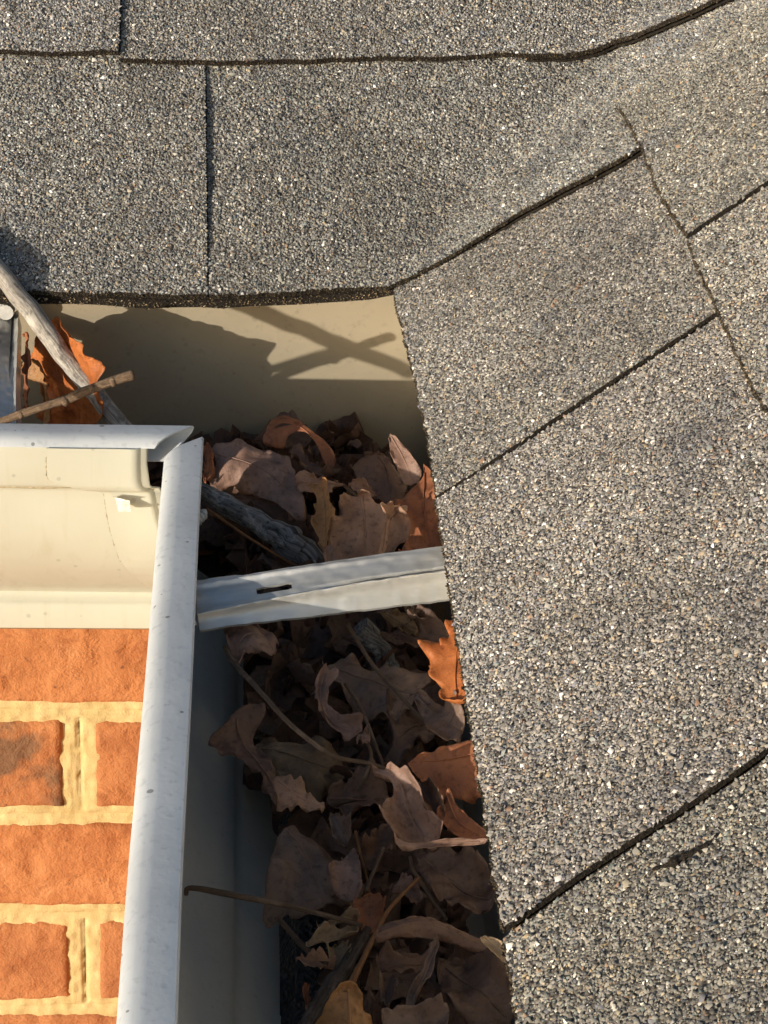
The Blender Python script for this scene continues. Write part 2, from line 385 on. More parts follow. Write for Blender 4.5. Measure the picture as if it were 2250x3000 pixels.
# starter strips under the eave edges
def strip(lowc, highc, drop, thick, nm='starter_strip'):
    lo_ = resample(lowc, 60); hi_ = resample(highc, 60); v = np.linspace(0, 1, 6)[:, None, None]
    XY = lo_[None]*(1-v)+hi_[None]*v
    XY[0] += .0009*vnoise(np.stack([XY[0, :, 0]*300, XY[0, :, 1]*300, XY[0, :, 0]*0], 1), 31)[:, None]
    top = np.dstack([XY, H(XY[..., 0], XY[..., 1])-drop]); V, F_ = slab(top, top-np.array([0, 0, thick])); o = obj(nm, V, F_, ME, roof)
    k = rng.integers(0, 59, 3000); a = rng.random((3000, 1)); P = top[0][k]*(1-a)+top[0][k+1]*a; P[:, 2] -= rng.random(3000)*thick
    pp, qq = project(P); P = P[(pp > -200) & (pp < 2450) & (qq < 3300)]
    if len(P):
        g = granule_mesh(P+rng.normal(0, .0003, P.shape), rng.uniform(.0003, .0007, len(P)), o, np.array([.72, .57, .38])); g.name = g.data.name = 'edge_granules'
strip([(XB+.0015, -.83), (XB+.003, -.53), (XB+.0046, -.25), (XB+.0050, -.18), (XB+.002, -.03)], [(.12, -.83), (.12, -.03)], .0032, .0028)
strip([(-.75, YA-.0048), (-.10, YA-.0048), (-.055, YA-.0012), (XB+.001, YA-.0003)], [(-.75, .1), (-.1, .1), (.05, .1)], .0002, .0040)

# course one of the left slope; its last shingle is woven across the valley
jA = -.1085
e1 = W([1148, 1230, 1400, 1600, 1760, 1880], [835, 792, 705, 598, 510, 438], .004)
lowA = [(jA+.0004, YA-.0058), (-.08, YA-.0045), (-.055, YA-.0024), (-.035, YA-.0010)]+[tuple(p) for p in e1]+[tuple(e1[-1]+(e1[-1]-e1[-3])*.55)]
hiA = [(jA-.005, .14), (-.03, .14), (.05, .15), (.14, .16), (.22, .12), (.235, .05)]
offA = lambda x, y, u, v: .0042+.0032*np.clip((u-.45)/.3, 0, 1)*np.exp(-(v/.10)**2)*np.clip(1-(x-.10)/.06, 0, 1)
shingle(lowA, hiA, offA, .0022, lambda x, y: (y < .118+np.maximum(x, 0)*.25) & ((x < .108) | (y > -.05)), 'left slope shingle woven across the valley beside the corner', n=120,
        double=(.55, .90, .0012, .0034), edge_n=2600)
shingle([(-.44, YA-.006), (-.3, YA-.0062), (-.2, YA-.0060), (jA-.0004, YA-.0056)], [(-.44, .14), (-.3, .14), (-.2, .14), (jA-.0058, .14)],
        lambda x, y, u, v: .0042+.0034*np.exp(-((x-jA)/.025)**2)*np.sin(np.pi*np.clip(v*1.25, 0, 1)), .0024, lambda x, y: y < .112,
        'left slope eave shingle above the weathered stick', edge_n=2600)
# course two of the right slope
L = W([1830, 1880, 2030, 2110, 2250], [330, 440, 700, 890, 1180], .008)
xL = lambda y: np.interp(y, L[::-1, 1], L[::-1, 0])
sB2 = -.1835
def offB2(x, y, u, v): return .0052+lift(y-sB2, .0017, .015)+.0042*np.clip((y+.12)/.05, 0, 1)*np.clip((.012-y)/.045, -.6, 1)
yy = np.array([sB2-.0006, -.14, -.10, -.06, -.03, 0.0, .03, .06])
shingle([(xL(q), q) for q in yy], [(.32, q) for q in yy], offB2, .0026, lambda x, y: x < .26, 'second course tab of the right slope nearest the valley', lean=(-.6, 0), tint=(.95, .925, .88), edge_tint=(.36, .30, .22), edge_n=1800)  # tint again browner, with the weaker sunlight of this slope painted in
yy = np.array([-.50, -.42, -.34, -.28, -.23, sB2-.0012])
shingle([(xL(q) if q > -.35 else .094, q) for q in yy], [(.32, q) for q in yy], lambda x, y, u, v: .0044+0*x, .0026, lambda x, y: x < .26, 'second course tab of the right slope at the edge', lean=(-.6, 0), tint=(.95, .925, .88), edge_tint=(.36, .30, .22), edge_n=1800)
# course two of the left slope, woven too
jA2 = -.1575
e2 = W([1100, 1300, 1446, 1560, 1654, 1793, 1932, 2105], [160, 164, 163, 161, 155, 125, 78, 3], .010)
p2 = W([375, 600, 850], [166, 174, 170], .010)
lowA2 = [(jA2+.0005, p2[0, 1])]+[tuple(p) for p in p2[1:]]+[tuple(p) for p in e2]+[tuple(e2[-1]+(e2[-1]-e2[-3])*.6)]
shingle(lowA2, [(jA2-.003, .30), (-.08, .30), (.0, .30), (.12, .32), (.30, .32), (.42, .22)], lambda x, y, u, v: .0092+.0035*np.clip((u-.5)/.25, 0, 1)*np.exp(-(v/.12)**2), .0026,
        lambda x, y: y < .27, 'second course shingle curving through the valley at the top', n=120, double=(.6, .98, .0012, .0036), edge_n=2600)
p3 = W([0, 150, 340], [143, 150, 158], .010)
shingle([(-.44, p3[0, 1])]+[tuple(p) for p in p3]+[(jA2-.0004, p3[2, 1])], [(-.44, .30), (-.33, .3), (-.28, .3), (-.2, .3), (jA2-.0040, .30)],
        lambda x, y, u, v: .0096+.0026*np.exp(-((x-jA2)/.02)**2), .0026, lambda x, y: y < .27, 'second course shingle of the left slope in the upper corner', edge_n=2000)
# deck below
def deck(pts):
    g = np.array(pts, float).reshape(2, 2, 2); t = np.dstack([g, H(g[..., 0], g[..., 1])-.014]); V, F_ = slab(t, t-np.array([0, 0, .012])); obj('roof_deck', V, F_, M_FELT, roof)
deck([(-.75, .012), (.012, .012), (-.75, .6), (.6, .6)]); deck([(.012, -.9), (.6, -.9), (.012, .012), (.6, .6)])
def roof_far(lowc, highc, off):
    lo_ = resample(lowc, 20); hi_ = resample(highc, 20); v = np.linspace(0, 1, 12)[:, None, None]; XY = lo_[None]*(1-v)+hi_[None]*v
    t = np.dstack([XY, H(XY[..., 0], XY[..., 1])+off]); V, F_ = slab(t, t-np.array([0, 0, .003])); obj('upper_shingles', V, F_, MS, roof)
roof_far([(-.75, .24), (.3, .24)], [(-.75, .9), (.9, .9)], .004)
roof_far([(.24, -.9), (.24, .2)], [(.9, -.9), (.9, .9)], .004)

# ------------------------------------------------------------------ gutters
def profile():
    P = [(.1215, -.0135), (.1155, -.0085), (.1098, -.0035), (.1088, -.0012), (.1096, 0), (.1185, .0002), (.1222, -.0004), (.1252, -.0018), (.1270, -.0042), (.1272, -.012), (.1270, -.0235),
         (.1262, -.0252), (.1232, -.0268), (.1226, -.0295)]
    for t in np.linspace(0, 1, 14)[1:]:
        zz = -.0295-.0690*t; dd = .1226-.0290*(t**2.6)+.0010*math.sin(math.pi*t)
        P.append((dd, zz))
    P += [(.0918, -.1010), (.0928, -.1038), (.0955, -.1050), (.0968, -.1066), (.0968, -.1190), (.0952, -.1205), (.05, -.121), (.002, -.1205), (.0008, -.118), (.0006, -.05), (.0006, .0335)]
    return np.array(P)
PR = profile(); ND = len(PR)
def offset_profile(P, t):
    T = np.gradient(P, axis=0); T /= np.linalg.norm(T, axis=1)[:, None]; Nn = np.stack([T[:, 1], -T[:, 0]], 1)
    return P+Nn*t
PIN = offset_profile(PR, .0008)    # towards the inside of the trough
def rounded(q):
    z = q[:, 1]; t = np.clip((z+.1)/-.021, 0, 1); return np.stack([.0918-.021*t**2.2-.0012*np.arange(len(q)), -.100-.0195*t**.9], 1)
def gutter(axis, far, cut, dz, k0, k1, m, name, parent, nseg=40, wav=.0004, mitre=0.0):
    """sheet from profile index k0..k1 swept along the axis, cut on the mitre"""
    Po, Pi = PR[k0:k1+1].copy(), PIN[k0:k1+1].copy(); grids = []
    if axis == 1:
        for q in (Po, Pi): q[q[:, 0] < .01, 0] -= .013; q[(q[:, 1] < -.1 ) & (q[:, 0] > .06)] = rounded(q[(q[:, 1] < -.1) & (q[:, 0] > .06)])      # this gutter hangs a little further under the roof edge
    for P in (Po, Pi):
        rows = []
        for d, z in P:
            op = float(np.clip((z+.050)/.030, 0, 1)) if mitre else 0.0
            end = -d+cut*(1-op)-op*mitre+(.0135 if axis == 0 and d < .01 else 0); t = np.linspace(0, 1, nseg); s_ = end+(far-end)*t
            wz = wav*vnoise(np.stack([s_*9, s_*0+z*30, s_*0], 1), 40+axis)
            rows.append(np.stack([s_, np.full(nseg, -d)+wz, np.full(nseg, z+dz)+wz*.5], 1) if axis == 0 else np.stack([np.full(nseg, -d)+wz, s_, np.full(nseg, z+dz)+wz*.5], 1))
        grids.append(np.array(rows))
    V, F_ = slab(grids[0], grids[1]); return obj(name, V, F_, m, parent, True)
g1 = thing('rain_gutter', 'cream painted rain gutter crossing the brick wall below the left slope', 'gutter', (-.3, -.06, -.114))
gutter(0, -.80, -.0045, .0040, 0, 8, M_LIP, 'lip', g1); gutter(0, -.80, .0008, .0040, 8, ND-7, M_CREAM, 'front_face', g1, mitre=.0085); gutter(0, -.80, -.0002, .0040, ND-7, ND-1, M_IN, 'trough', g1)
g2 = thing('rain_gutter', 'pale rain gutter running towards the viewer beside the right slope', 'gutter', (-.06, -.5, -.114))
gutter(1, -1.0, -.0035, 0, 0, 8, M_LIP, 'lip', g2); gutter(1, -1.0, .0045, 0, 8, ND-7, M_INB, 'front_face', g2, mitre=.0050); gutter(1, -1.0, -.0002, 0, ND-7, ND-1, M_INB, 'trough', g2)
for g in (g1, g2):
    for o in g.children:
        bev = o.modifiers.new('edge', 'EDGE_SPLIT'); bev.split_angle = math.radians(50)
# painted inner skin of the first gutter's front wall
# corner strip riveted over the mitre of the first gutter
M_SEAM = m_plain('seam dirt and shadow', (.24, .20, .12), .9, 500, .0004, (.40, .36, .25))  # brown tubes draw dirt and painted-in edge shadow along patch edge and step
def corner_strip():
    out = resample(offset_profile(PR, -.0018)[8:ND-11], 90); k0, k1 = 0, 89
    S = np.r_[0, np.cumsum(np.linalg.norm(np.diff(out[k0:k1+1], axis=0), axis=1))]; band = .0215
    rows = []; n = 24
    for k in range(k0, k1+1):
        d, z = out[k]; s_ = S[k-k0]
        if s_ < .003: left = -.1815
        elif s_ < band: left = -.1815+.016*max(0, (s_-.014)/(band-.014))**2.2
        elif s_ < band+.006: left = -.1655+(s_-band)*1.6
        else: left = np.interp(s_, [band+.006, .044, .066, .100], [-.1555, -.1535, -.149, -.1335])
        right = -d-.0022-.0060*float(np.clip((z+.050)/.030, 0, 1)); x = left+(right-left)*np.linspace(0, 1, n)
        bend = np.clip((x-(right-.0035))/.0035, 0, 1)**1.5*.0035
        rows.append(np.stack([x, -d+bend+.0003*vnoise(np.stack([x*60, x*0+z*60, x*0], 1), 3), np.full(n, z+.004)], 1))
    t = np.array(rows); lb = t[:, 0]+np.array([-.0002, .0013, 0])
    keep = [r for r in lb if r[2] < -.004]; V, F_ = tube(smooth(np.array(keep), 120)+.0002*rng.normal(size=(120, 3)), .00030*(1+.9*vnoise(np.stack([np.arange(120)*.35, np.zeros(120), np.zeros(120)], 1), 4)), 6); obj('seam_dirt_shadow', V, F_, M_SEAM, g1, True)
    sx = np.linspace(-.60, -.166, 160); V, F_ = tube(np.stack([sx, np.full(160, -.1243), -.0225+.0003*vnoise(np.stack([sx*90, sx*0, sx*0], 1), 2)], 1), .0006*(.7+.5*vnoise(np.stack([sx*70, sx*0, sx*0], 1), 6)), 6); obj('seam_dirt_shadow', V, F_, M_SEAM, g1, True)
    V, F_ = slab(t, t+np.array([0, .0009, 0])); o = obj('corner_strip', V, F_, M_CREAM, g1, True)
    o.modifiers.new('edge', 'EDGE_SPLIT').split_angle = math.radians(45); o['label'] = 'cream corner patch with rounded edge over the gutter mitre'
corner_strip()
# peeling flake
def sheet_px(name, quad, y, mat, label, cat, curl=.002, n=8):
    q = at_y(np.array([p[0] for p in quad], float), np.array([p[1] for p in quad], float), y); u = np.linspace(0, 1, n)
    g = np.array([[(q[0]*(1-a)+q[1]*a)*(1-b)+(q[3]*(1-a)+q[2]*a)*b for a in u] for b in u])
    g[..., 1] -= curl*np.outer(np.abs(u-.35)*1.6, np.ones(n))+curl*.5*np.outer(np.ones(n), u)
    g[..., 1] += .0004*vnoise(g*400, 8); V, F_ = slab(g, g+np.array([0, .0004, 0])); return tag(obj(name, V, F_, mat), label, cat)
M_FLAKE = m_plain('flake', (.50, .48, .41), .7)
sheet_px('sealant_flake', [(331, 1446), (378, 1449), (386, 1474), (349, 1480)], -.1250, M_FLAKE, 'small pale sealant flake stuck to the cream gutter front', 'flake', .006)

# fascia boards
V, F_ = box(-.80, -.002, .0016, .020, -.13, .030); tag(obj('fascia_board', V, F_, M_WOOD), 'fascia board behind the gutter on the brick wall', 'fascia')
V, F_ = box(.0146, .033, -1.0, .0, -.13, .030); tag(obj('fascia_board', V, F_, M_WOOD), 'fascia board behind the gutter of the right slope', 'fascia')

# ------------------------------------------------------------------ brick wall
YW = .062
wall = thing('brick_wall', 'orange brick wall with yellow sand mortar below the cream gutter', 'wall', (-.3, YW, -1.0))
CH = .0762; zj = at_y(np.array([200.]), np.array([2090.]), YW)[0, 2]; xj = at_y(np.array([210.]), np.array([2240.]), YW)[0, 0]
xv = xj+.004
BL, MJ = .2032, .0115
rows_z = [zj-CH*k for k in range(-2, 7)]
brick_k = 0
def brick(x0, x1, z0, z1, seed):
    n, m = 64, 26
    x = np.linspace(x0, x1, n)[None]*np.ones((m, 1)); z = np.linspace(z0, z1, m)[:, None]*np.ones((1, n))
    ex = np.minimum(x-x0, x1-x); ez = np.minimum(z-z0, z1-z); e = np.minimum(ex, ez)
    irr = .0009*vnoise(np.stack([x*30, z*30, x*0+seed], -1), seed)+.0007*fbm(np.stack([x*85, z*85, x*0+seed], -1), seed, 3)
    fall = np.clip((.0028-(e+irr))/.0024, 0, 1)
    y = YW+.0040*fall**1.3-.0011*fbm(np.stack([x*110, z*110, x*0+seed*3], -1), seed+5, 4)
    front = np.stack([x, y, z], -1); back = front.copy(); back[..., 1] = YW+.05
    V, F_ = slab(back, front); return obj('brick', V, F_, M_BR[1 if seed in (21,) else 0], wall, True)
for r in range(len(rows_z)-1):
    zt, zb = rows_z[r]-MJ/2, rows_z[r+1]+MJ/2
    x0 = xv+(0 if r % 2 == 0 else BL/2)
    for k in range(-3, 3):
        a, b = x0+k*BL+MJ*.75, x0+(k+1)*BL-MJ*.75
        if -.46 < a < -.02: brick(a, min(b, .02), zb, zt, 10+r*6+k)
def mortar_panel():
    x = np.arange(-.44, .03, .0017); z = np.arange(rows_z[-1], rows_z[0]+.001, .0017)
    X, Z = np.meshgrid(x, z); y = np.full(X.shape, YW+.0021)
    for r, zz in enumerate(rows_z):
        d = Z-zz+.0006*vnoise(np.stack([X*40, X*0, X*0+r], -1), r)
        y += -.0004*np.exp(-((np.abs(d)-.0035)/.0026)**2)+.0016*np.exp(-(d/.0008)**2)
    for r in range(len(rows_z)-1):
        x0 = xv+(0 if r % 2 == 0 else BL/2); inside = (Z < rows_z[r]-.004) & (Z > rows_z[r+1]+.004)
        for k in range(-3, 4):
            d = X-(x0+k*BL)+.0009*vnoise(np.stack([Z*60, X*0+k, X*0], -1), 7)
            y += inside*(-.0006*np.exp(-((np.abs(d)-.0042)/.0030)**2)+.0026*np.exp(-((d-.001)/.0009)**2)+.0014*np.exp(-((d+.0035)/.0007)**2)-.0012*np.exp(-((d-.010)/.004)**2))
    y += .0007*fbm(np.stack([X*220, Z*220, X*0], -1), 2, 3)
    n = len(x); V = np.stack([X, y, Z], -1).reshape(-1, 3)
    obj('mortar', V, grid_faces(n, len(z)), M_MO, wall, True)
mortar_panel()
def m_farbrick():
    s = NT('brick courses'); b = s.n('ShaderNodeTexBrick'); mp = s.n('ShaderNodeMapping'); mp.inputs['Rotation'].default_value = (math.radians(90), 0, 0)
    s.l(s.co, mp.inputs[0]); s.l(mp.outputs[0], b.inputs['Vector'])
    b.inputs['Color1'].default_value = (.45, .15, .04, 1); b.inputs['Color2'].default_value = (.38, .11, .03, 1); b.inputs['Mortar'].default_value = (.55, .42, .2, 1)
    b.inputs['Scale'].default_value = 1; b.inputs['Brick Width'].default_value = BL; b.inputs['Row Height'].default_value = CH; b.inputs['Mortar Size'].default_value = .006
    return s.done(b.outputs['Color'], .9, 0, .2)
V, F_ = box(-3, .03, YW+.0052, YW+.10, -3.0, rows_z[0]); obj('lower_wall', V, F_, m_farbrick(), wall)
V, F_ = box(.062, .16, -3, YW-.002, -3.0, -.02); o = tag(obj('brick_wall', V, F_, m_farbrick()), 'brick wall below the right slope, hidden behind the gutter', 'wall')
s = NT('lawn'); gn = s.noise(3, 6); M_GR = s.done(s.ramp(gn, [(.3, (.03, .04, .012)), (.7, (.09, .085, .03))]), .95, 0, .1)
o = obj('ground', [(-60, -60, -3), (60, -60, -3), (60, 60, -3), (-60, 60, -3)], [(0, 1, 2, 3)], M_GR); o['kind'] = 'structure'

# ------------------------------------------------------------------ gutter hangers and screws
def hanger(P0, P1, w0, w1, name, label, slot=True):
    """a formed strap between two points, with two rolled ribs and a slot near its front end"""
    P0, P1 = np.array(P0), np.array(P1); ax = P1-P0; L_ = np.linalg.norm(ax); ax /= L_
    sd_ = np.cross(ax, [0, 0, 1]); sd_ /= np.linalg.norm(sd_); up_ = np.cross(sd_, ax)
    sd_, up_ = sd_*math.cos(.28)-up_*math.sin(.28), up_*math.cos(.28)+sd_*math.sin(.28)
    root = thing(name, label, 'bracket', P0+ax*.02-np.array([0, 0, .01]))
    n, m = 110, 91
    u = np.linspace(0, 1, n); v = np.linspace(-1, 1, m)
    rows = []
    for b in v:
        wdt = np.interp(u, [0, .06, .10, .5, 1], [w0*.92, w0*.96, w0*.86, w0*.95, w1]) if False else np.interp(u, [0, .15, .4, 1], [w0, w0*.93, (w0+w1)/2*.98, w1])
        b0 = np.interp(u, [0, .12, .35, 1], [.64, .64, .56, .46])
        wv_ = .00020*vnoise(np.stack([u*5, u*0+b, u*0], 1), 12)
        h = wv_+.0018*np.exp(-((b+.66)/.10)**2)*np.clip(1.25-u*1.4, 0, 1)+.0022*np.exp(-np.abs((b-b0)/.09)**1.6)-.0026*np.exp(-((b-b0+.30)/.055)**2)*np.clip((u-.40)*4, 0, 1)+.0010*np.exp(-((b-b0+.22)/.05)**2)*np.clip(.35-u, 0, .2)*3
        fl = -np.interp(u, [0, .12, .4, 1], [.0028, .0040, .0068, .0088])*np.clip((b-b0)/(1-b0), 0, 1)**1.05-.003*np.clip((-b-.86)/.14, 0, 1)**1.4*np.interp(u, [0, .15, .2, 1], [.2, .2, 1, 1])
        p = P0+np.outer(u*L_, ax)+np.outer(b*wdt/2, sd_)+np.outer(h+fl+.0012*np.sin(u*3.1)+.0003*vnoise(np.stack([u*30, u*0+b*4, u*0], 1), 6), up_)
        rows.append(p)
    g = np.array(rows)                       # (m,n,3)
    T, B_ = g, g-up_*.0011
    uu = u[None]*np.ones((m, 1)); vv = v[:, None]*np.ones((1, n))
    hole = lambda i, j: slot and abs(((uu[j, i]+uu[j, i+1])/2-.285)/.068)**4+abs(((vv[j, i]+vv[j+1, i])/2+.02)/.16)**4 < 1
    N = n*m; V = np.vstack([T.reshape(-1, 3), B_.reshape(-1, 3)]); F_ = []; edges = {}
    for j in range(m-1):
        for i in range(n-1):
            if hole(i, j): continue
            q = (j*n+i, j*n+i+1, (j+1)*n+i+1, (j+1)*n+i); F_ += [q, tuple(N+k for k in reversed(q))]
            for a, b in zip(q, q[1:]+q[:1]): edges[(a, b)] = 1
    for a, b in list(edges):
        if (b, a) not in edges: F_.append((b, a, N+a, N+b))
    st_ = obj('strap', V, F_, M_ALU, root, True); st_.modifiers.new('edge', 'EDGE_SPLIT').split_angle = math.radians(35)
    # hook that grips under the lip
    k = np.linspace(0, 1, 8); hk = np.array([[P0-ax*(.0010+.006*a)+sd_*(b*w0/2*.9)+up_*(-.0006-.002*a*a) for a in k] for b in (-1, -.5, 0, .5, 1)])
    V, F_ = slab(hk, hk-up_*.0011); obj('hook', V, F_, M_ALU, root, True)
    return root
hA = at_z(np.array([575.]), np.array([1764.]), -.010)[0]; hB = at_z(np.array([1316.]), np.array([1652.]), .006)[0]
hanger(hA, hB+(hB-hA)*.08, .0270, .0250, 'gutter_hanger', 'silver aluminium strap hanger with a slot, bridging the near gutter')
hL0 = np.array([-.2060, -.107, -.004]); hL1 = np.array([-.2090, -.010, .022])
hanger(hL0, hL1, .024, .015, 'gutter_hanger', 'grey hanger strap at the left end of the gutter behind the stick', False)
def screw(p, d, L_, r, label, name='screw', head=True):
    p, d = np.array(p, float), np.array(d, float); d /= np.linalg.norm(d); root = thing(name, label, 'screw', p)
    n = 70; t = np.linspace(0, 1, n); prof = r*(.72+.28*np.abs(((t*L_/.0021) % 1)*2-1))*np.clip((1-t)*6+.25, 0, 1)
    V, F_ = tube(p+np.outer(t*L_, d), prof, 12); obj('shank', V, F_, M_SCREW, root, True)
    if head:
        V, F_ = tube(p+np.outer(np.array([-.0028, -.0026, -.0008, 0.0]), d), [r*1.0, r*1.9, r*2.0, r*1.5], 6); obj('head', V, F_, M_SCREW, root)
M_SCREW = m_plain('white screw paint', (.36, .36, .35), .5, 200, .0002, (.52, .52, .50))
ps = at_z(np.array([598., 640.]), np.array([1562., 1522.]), -.018); screw(ps[0]+np.array([-.012, 0, -.004]), ps[1]-ps[0]+np.array([.004, 0, .006]), .022, .0032, 'white painted screw tip poking into the near gutter under the lip')
ph = at_y(np.array([16.]), np.array([916.]), -.020)[0]
V, F_ = tube(ph+np.outer(np.linspace(0, .02, 4), [0, 1, -.05]), [.0040, .0042, .0018, .0018], 14)
tag(obj('nail', V, F_, M_SCREW), 'round pale nail head above the hanger strap at the left edge', 'nail')

# ------------------------------------------------------------------ twigs
def set_lv(me, arr):
    a = me.attributes.new('lv', 'FLOAT_VECTOR', 'POINT'); a.data.foreach_set('vector', np.asarray(arr, np.float32).reshape(-1))
def twig(name, pts, rad, mat, label, cat='twig', seg=12, n=60, rough=.10, seed=1, flat=1.0, parent=None, world=False, wob=.12):
    """pts: (px, py, z) read off the photograph with a height for each"""
    A = np.array(pts, float)
    P = A if world else np.array([at_z(np.array([a]), np.array([b]), c)[0] for a, b, c in A])
    P = smooth(P, n); r = np.interp(np.linspace(0, 1, n), np.linspace(0, 1, len(rad)), rad)
    P = P+wob*r[:, None]*np.stack([vnoise(np.stack([np.arange(n)*.17, np.zeros(n), np.zeros(n)+k], 1), seed+k) for k in range(3)], 1)
    V, F_ = tube(P, r, seg, rough, seed, flat); o = obj(name, V, F_, mat, parent, True)
    ang = np.linspace(0, 1, seg, endpoint=False); Ls = np.r_[0, np.cumsum(np.linalg.norm(np.diff(P, axis=0), axis=1))]
    lv = np.zeros((len(V), 3)); lv[:n*seg, 0] = np.repeat(Ls*30, seg); lv[:n*seg, 1] = np.tile(np.cos(ang*2*np.pi)*.3, n); lv[:n*seg, 2] = np.tile(np.sin(ang*2*np.pi)*.3, n)
    lv[n*seg:, 0] = 3; set_lv(o.data, lv)
    if parent is None: tag(o, label, cat)
    return o
B_GREY = m_bark('weathered grey wood', (.13, .115, .10), (.36, .33, .29), (.58, .545, .48))
B_BRN = m_bark('brown twig bark', (.085, .055, .035), (.20, .135, .085), (.36, .27, .18))
B_DARK = m_bark('wet dark bark', (.022, .021, .021), (.17, .165, .16), (.46, .45, .435))
B_BRK = m_bark('old brown bark', (.03, .022, .018), (.085, .065, .052), (.16, .13, .11))
B_STEM = m_bark('dry leaf stem', (.07, .045, .03), (.16, .105, .07), (.24, .17, .12))
B_OR = m_bark('orange stem', (.13, .06, .028), (.24, .115, .05), (.34, .18, .09))
ytwig = lambda name, pts, *a, **k: twig(name, [tuple(at_y(np.array([float(p)]), np.array([float(q)]), y)[0]) for p, q, y in pts], *a, world=True, **k)
ytwig('weathered_stick', [(-90, 690, -.012), (0, 802, -.0325), (100, 925, -.0400), (200, 1060, -.0480), (300, 1180, -.056), (380, 1275, -.063)], [.0050, .0050, .0049, .0048, .0046, .0045], B_GREY,
     'thick pale weathered stick leaning out of the left gutter over the roof edge', 'stick', 20, 90, .07, 3)
KN = [(-160, 1290, -.1085), (-60, 1258, -.1075), (0, 1236, -.1070), (100, 1200, -.1065), (190, 1170, -.1060), (280, 1135, -.1055), (345, 1112, -.105), (392, 1100, -.105)]
kn = ytwig('knobbly_twig', KN, [.0014, .0016, .0018, .0021, .0020, .0023, .0023, .0026], B_BRN, 'short knobbly brown twig lying across the thick pale stick', 'twig', 14, 90, .16, 9)
ft = thing('forked_twig', 'forked bare twig hooked over the cream gutter lip beyond the left edge', 'twig', (-.33, -.09, 0))
for nm, pts, rr in (('limb', [(-.2665, -.139, .0525), (-.24, -.155, .036), (-.218, -.17, .0228), (-.214, -.1725, .0205)], [.0042, .0042, .0040, .0036]),
                    ('shoot', [(-.36, -.05, -.03), (-.33, -.09, .004), (-.27, -.135, .0085), (-.236, -.158, .030)], [.0026, .0025, .0024, .0023, .0022])):
    twig(nm, pts, rr, B_BRN, '', world=True, parent=ft)
for (a, b, c, r_) in ((60, 1214, -.1072, .0019), (190, 1175, -.1068, .0023), (270, 1138, -.1062, .0020), (330, 1118, -.1056, .0023)):
    p = at_y(np.array([float(a)]), np.array([float(b)]), c)[0]; u_ = np.linspace(0, np.pi, 6); V, F_ = tube(p+np.outer(-np.cos(u_)*r_*1.1, [.7, .3, .2]), np.sin(u_)*r_*1.05+1e-5, 10, .2, 4)
    k_ = obj('knot', V, F_, B_BRN, kn, True); set_lv(k_.data, np.array(V)*40)

Z2 = lambda x, y: (500+x*.5425, 1150+y*.5425)
Z3 = lambda x, y: (500+x*.6028, 1750+y*.6028)
Z4 = lambda x, y: (300+x*.7836, 2300+y*.7836)
Z1 = lambda x, y: (x*.4822, 800+y*.4822)
def tw(name, fn, pts, rad, mat, label, **k): return twig(name, [(*fn(a, b), c) for a, b, c in pts], rad, mat, label, **k)
tw('driftwood_stick', Z2, [(150, 520, -.022), (250, 575, -.025), (400, 660, -.029), (520, 730, -.033), (640, 810, -.037), (760, 900, -.042), (830, 980, -.046)], [.0040, .0046, .0050, .0056, .0072, .0070, .0055], B_DARK,
   'dark grey driftwood stick poking out from under the near gutter lip', cat='stick', seg=22, n=90, rough=.22, seed=21)
tw('leaf_stalk', Z2, [(192, 626, -.020), (300, 700, -.025), (430, 790, -.031), (570, 875, -.037), (720, 960, -.043)], [0.00080, 0.00065, 0.00065, 0.00060, 0.00055], B_OR, 'straight orange leaf stalk with pale cut end below the driftwood stick', cat='stalk', n=40)
tw('broken_twig', Z3, [(915, 150, -.030), (960, 190, -.034), (1020, 260, -.040), (1070, 340, -.048)], [.0052, .0050, .0046, .0042], B_DARK, 'stubby dark broken twig end below the hanger strap', cat='twig', n=40, rough=.25, seed=8)
tw('leaf_stalk', Z3, [(860, 130, -.020), (930, 250, -.025), (1000, 350, -.026), (1100, 460, -.026), (1200, 570, -.028), (1270, 640, -.030)], [0.00082, 0.00090, 0.00090, 0.00090, 0.00082, 0.00075], B_STEM, 'thin dark stalk running diagonally across the broad grey brown leaf', cat='stalk', n=40)
tw('leaf_stalk', Z3, [(850, 420, -.028), (920, 530, -.030), (960, 620, -.032), (1000, 730, -.034), (1035, 820, -.036)], [0.00090, 0.00082, 0.00075, 0.00075, 0.00075], B_STEM, 'short bent stalk crossing the middle of the leaf pile', cat='stalk', n=40)
tw('leaf_stalk', Z3, [(905, 670, -.030), (960, 720, -.030), (975, 780, -.030), (945, 870, -.034), (905, 940, -.040)], [0.00068, 0.00068, 0.00068, 0.00060, 0.00060], B_STEM, 'hooked thin stalk below the curled leaf edge', cat='stalk', n=40)
tw('leaf_stalk', Z4, [(312, 408, -.038), (322, 385, -.035), (400, 393, -.034), (520, 418, -.034), (640, 440, -.036), (800, 478, -.040), (970, 525, -.046)], [0.00082, 0.00120, 0.00113, 0.00105, 0.00097, 0.00090, 0.00090], B_STEM, 'long dark stalk with hooked end resting on the inner gutter wall', cat='stalk', n=60)
tw('leaf_stalk', Z4, [(1185, 345, -.032), (1120, 410, -.033), (1065, 475, -.034), (1020, 560, -.035), (970, 660, -.036), (925, 750, -.036)], [0.00060, 0.00070, 0.00080, 0.00090, 0.00105, 0.00140], B_OR, 'thick tapering orange brown stalk pointing at the bottom tan leaf', cat='stalk', n=60)
tw('dark_branch', Z4, [(985, 545, -.052), (930, 640, -.053), (870, 730, -.054), (800, 840, -.056), (740, 960, -.058)], [.0024, .0026, .0028, .0030, .003], B_BRK, 'thick dark branch lying at the bottom of the gutter', cat='branch', n=70, rough=.2, seed=13)
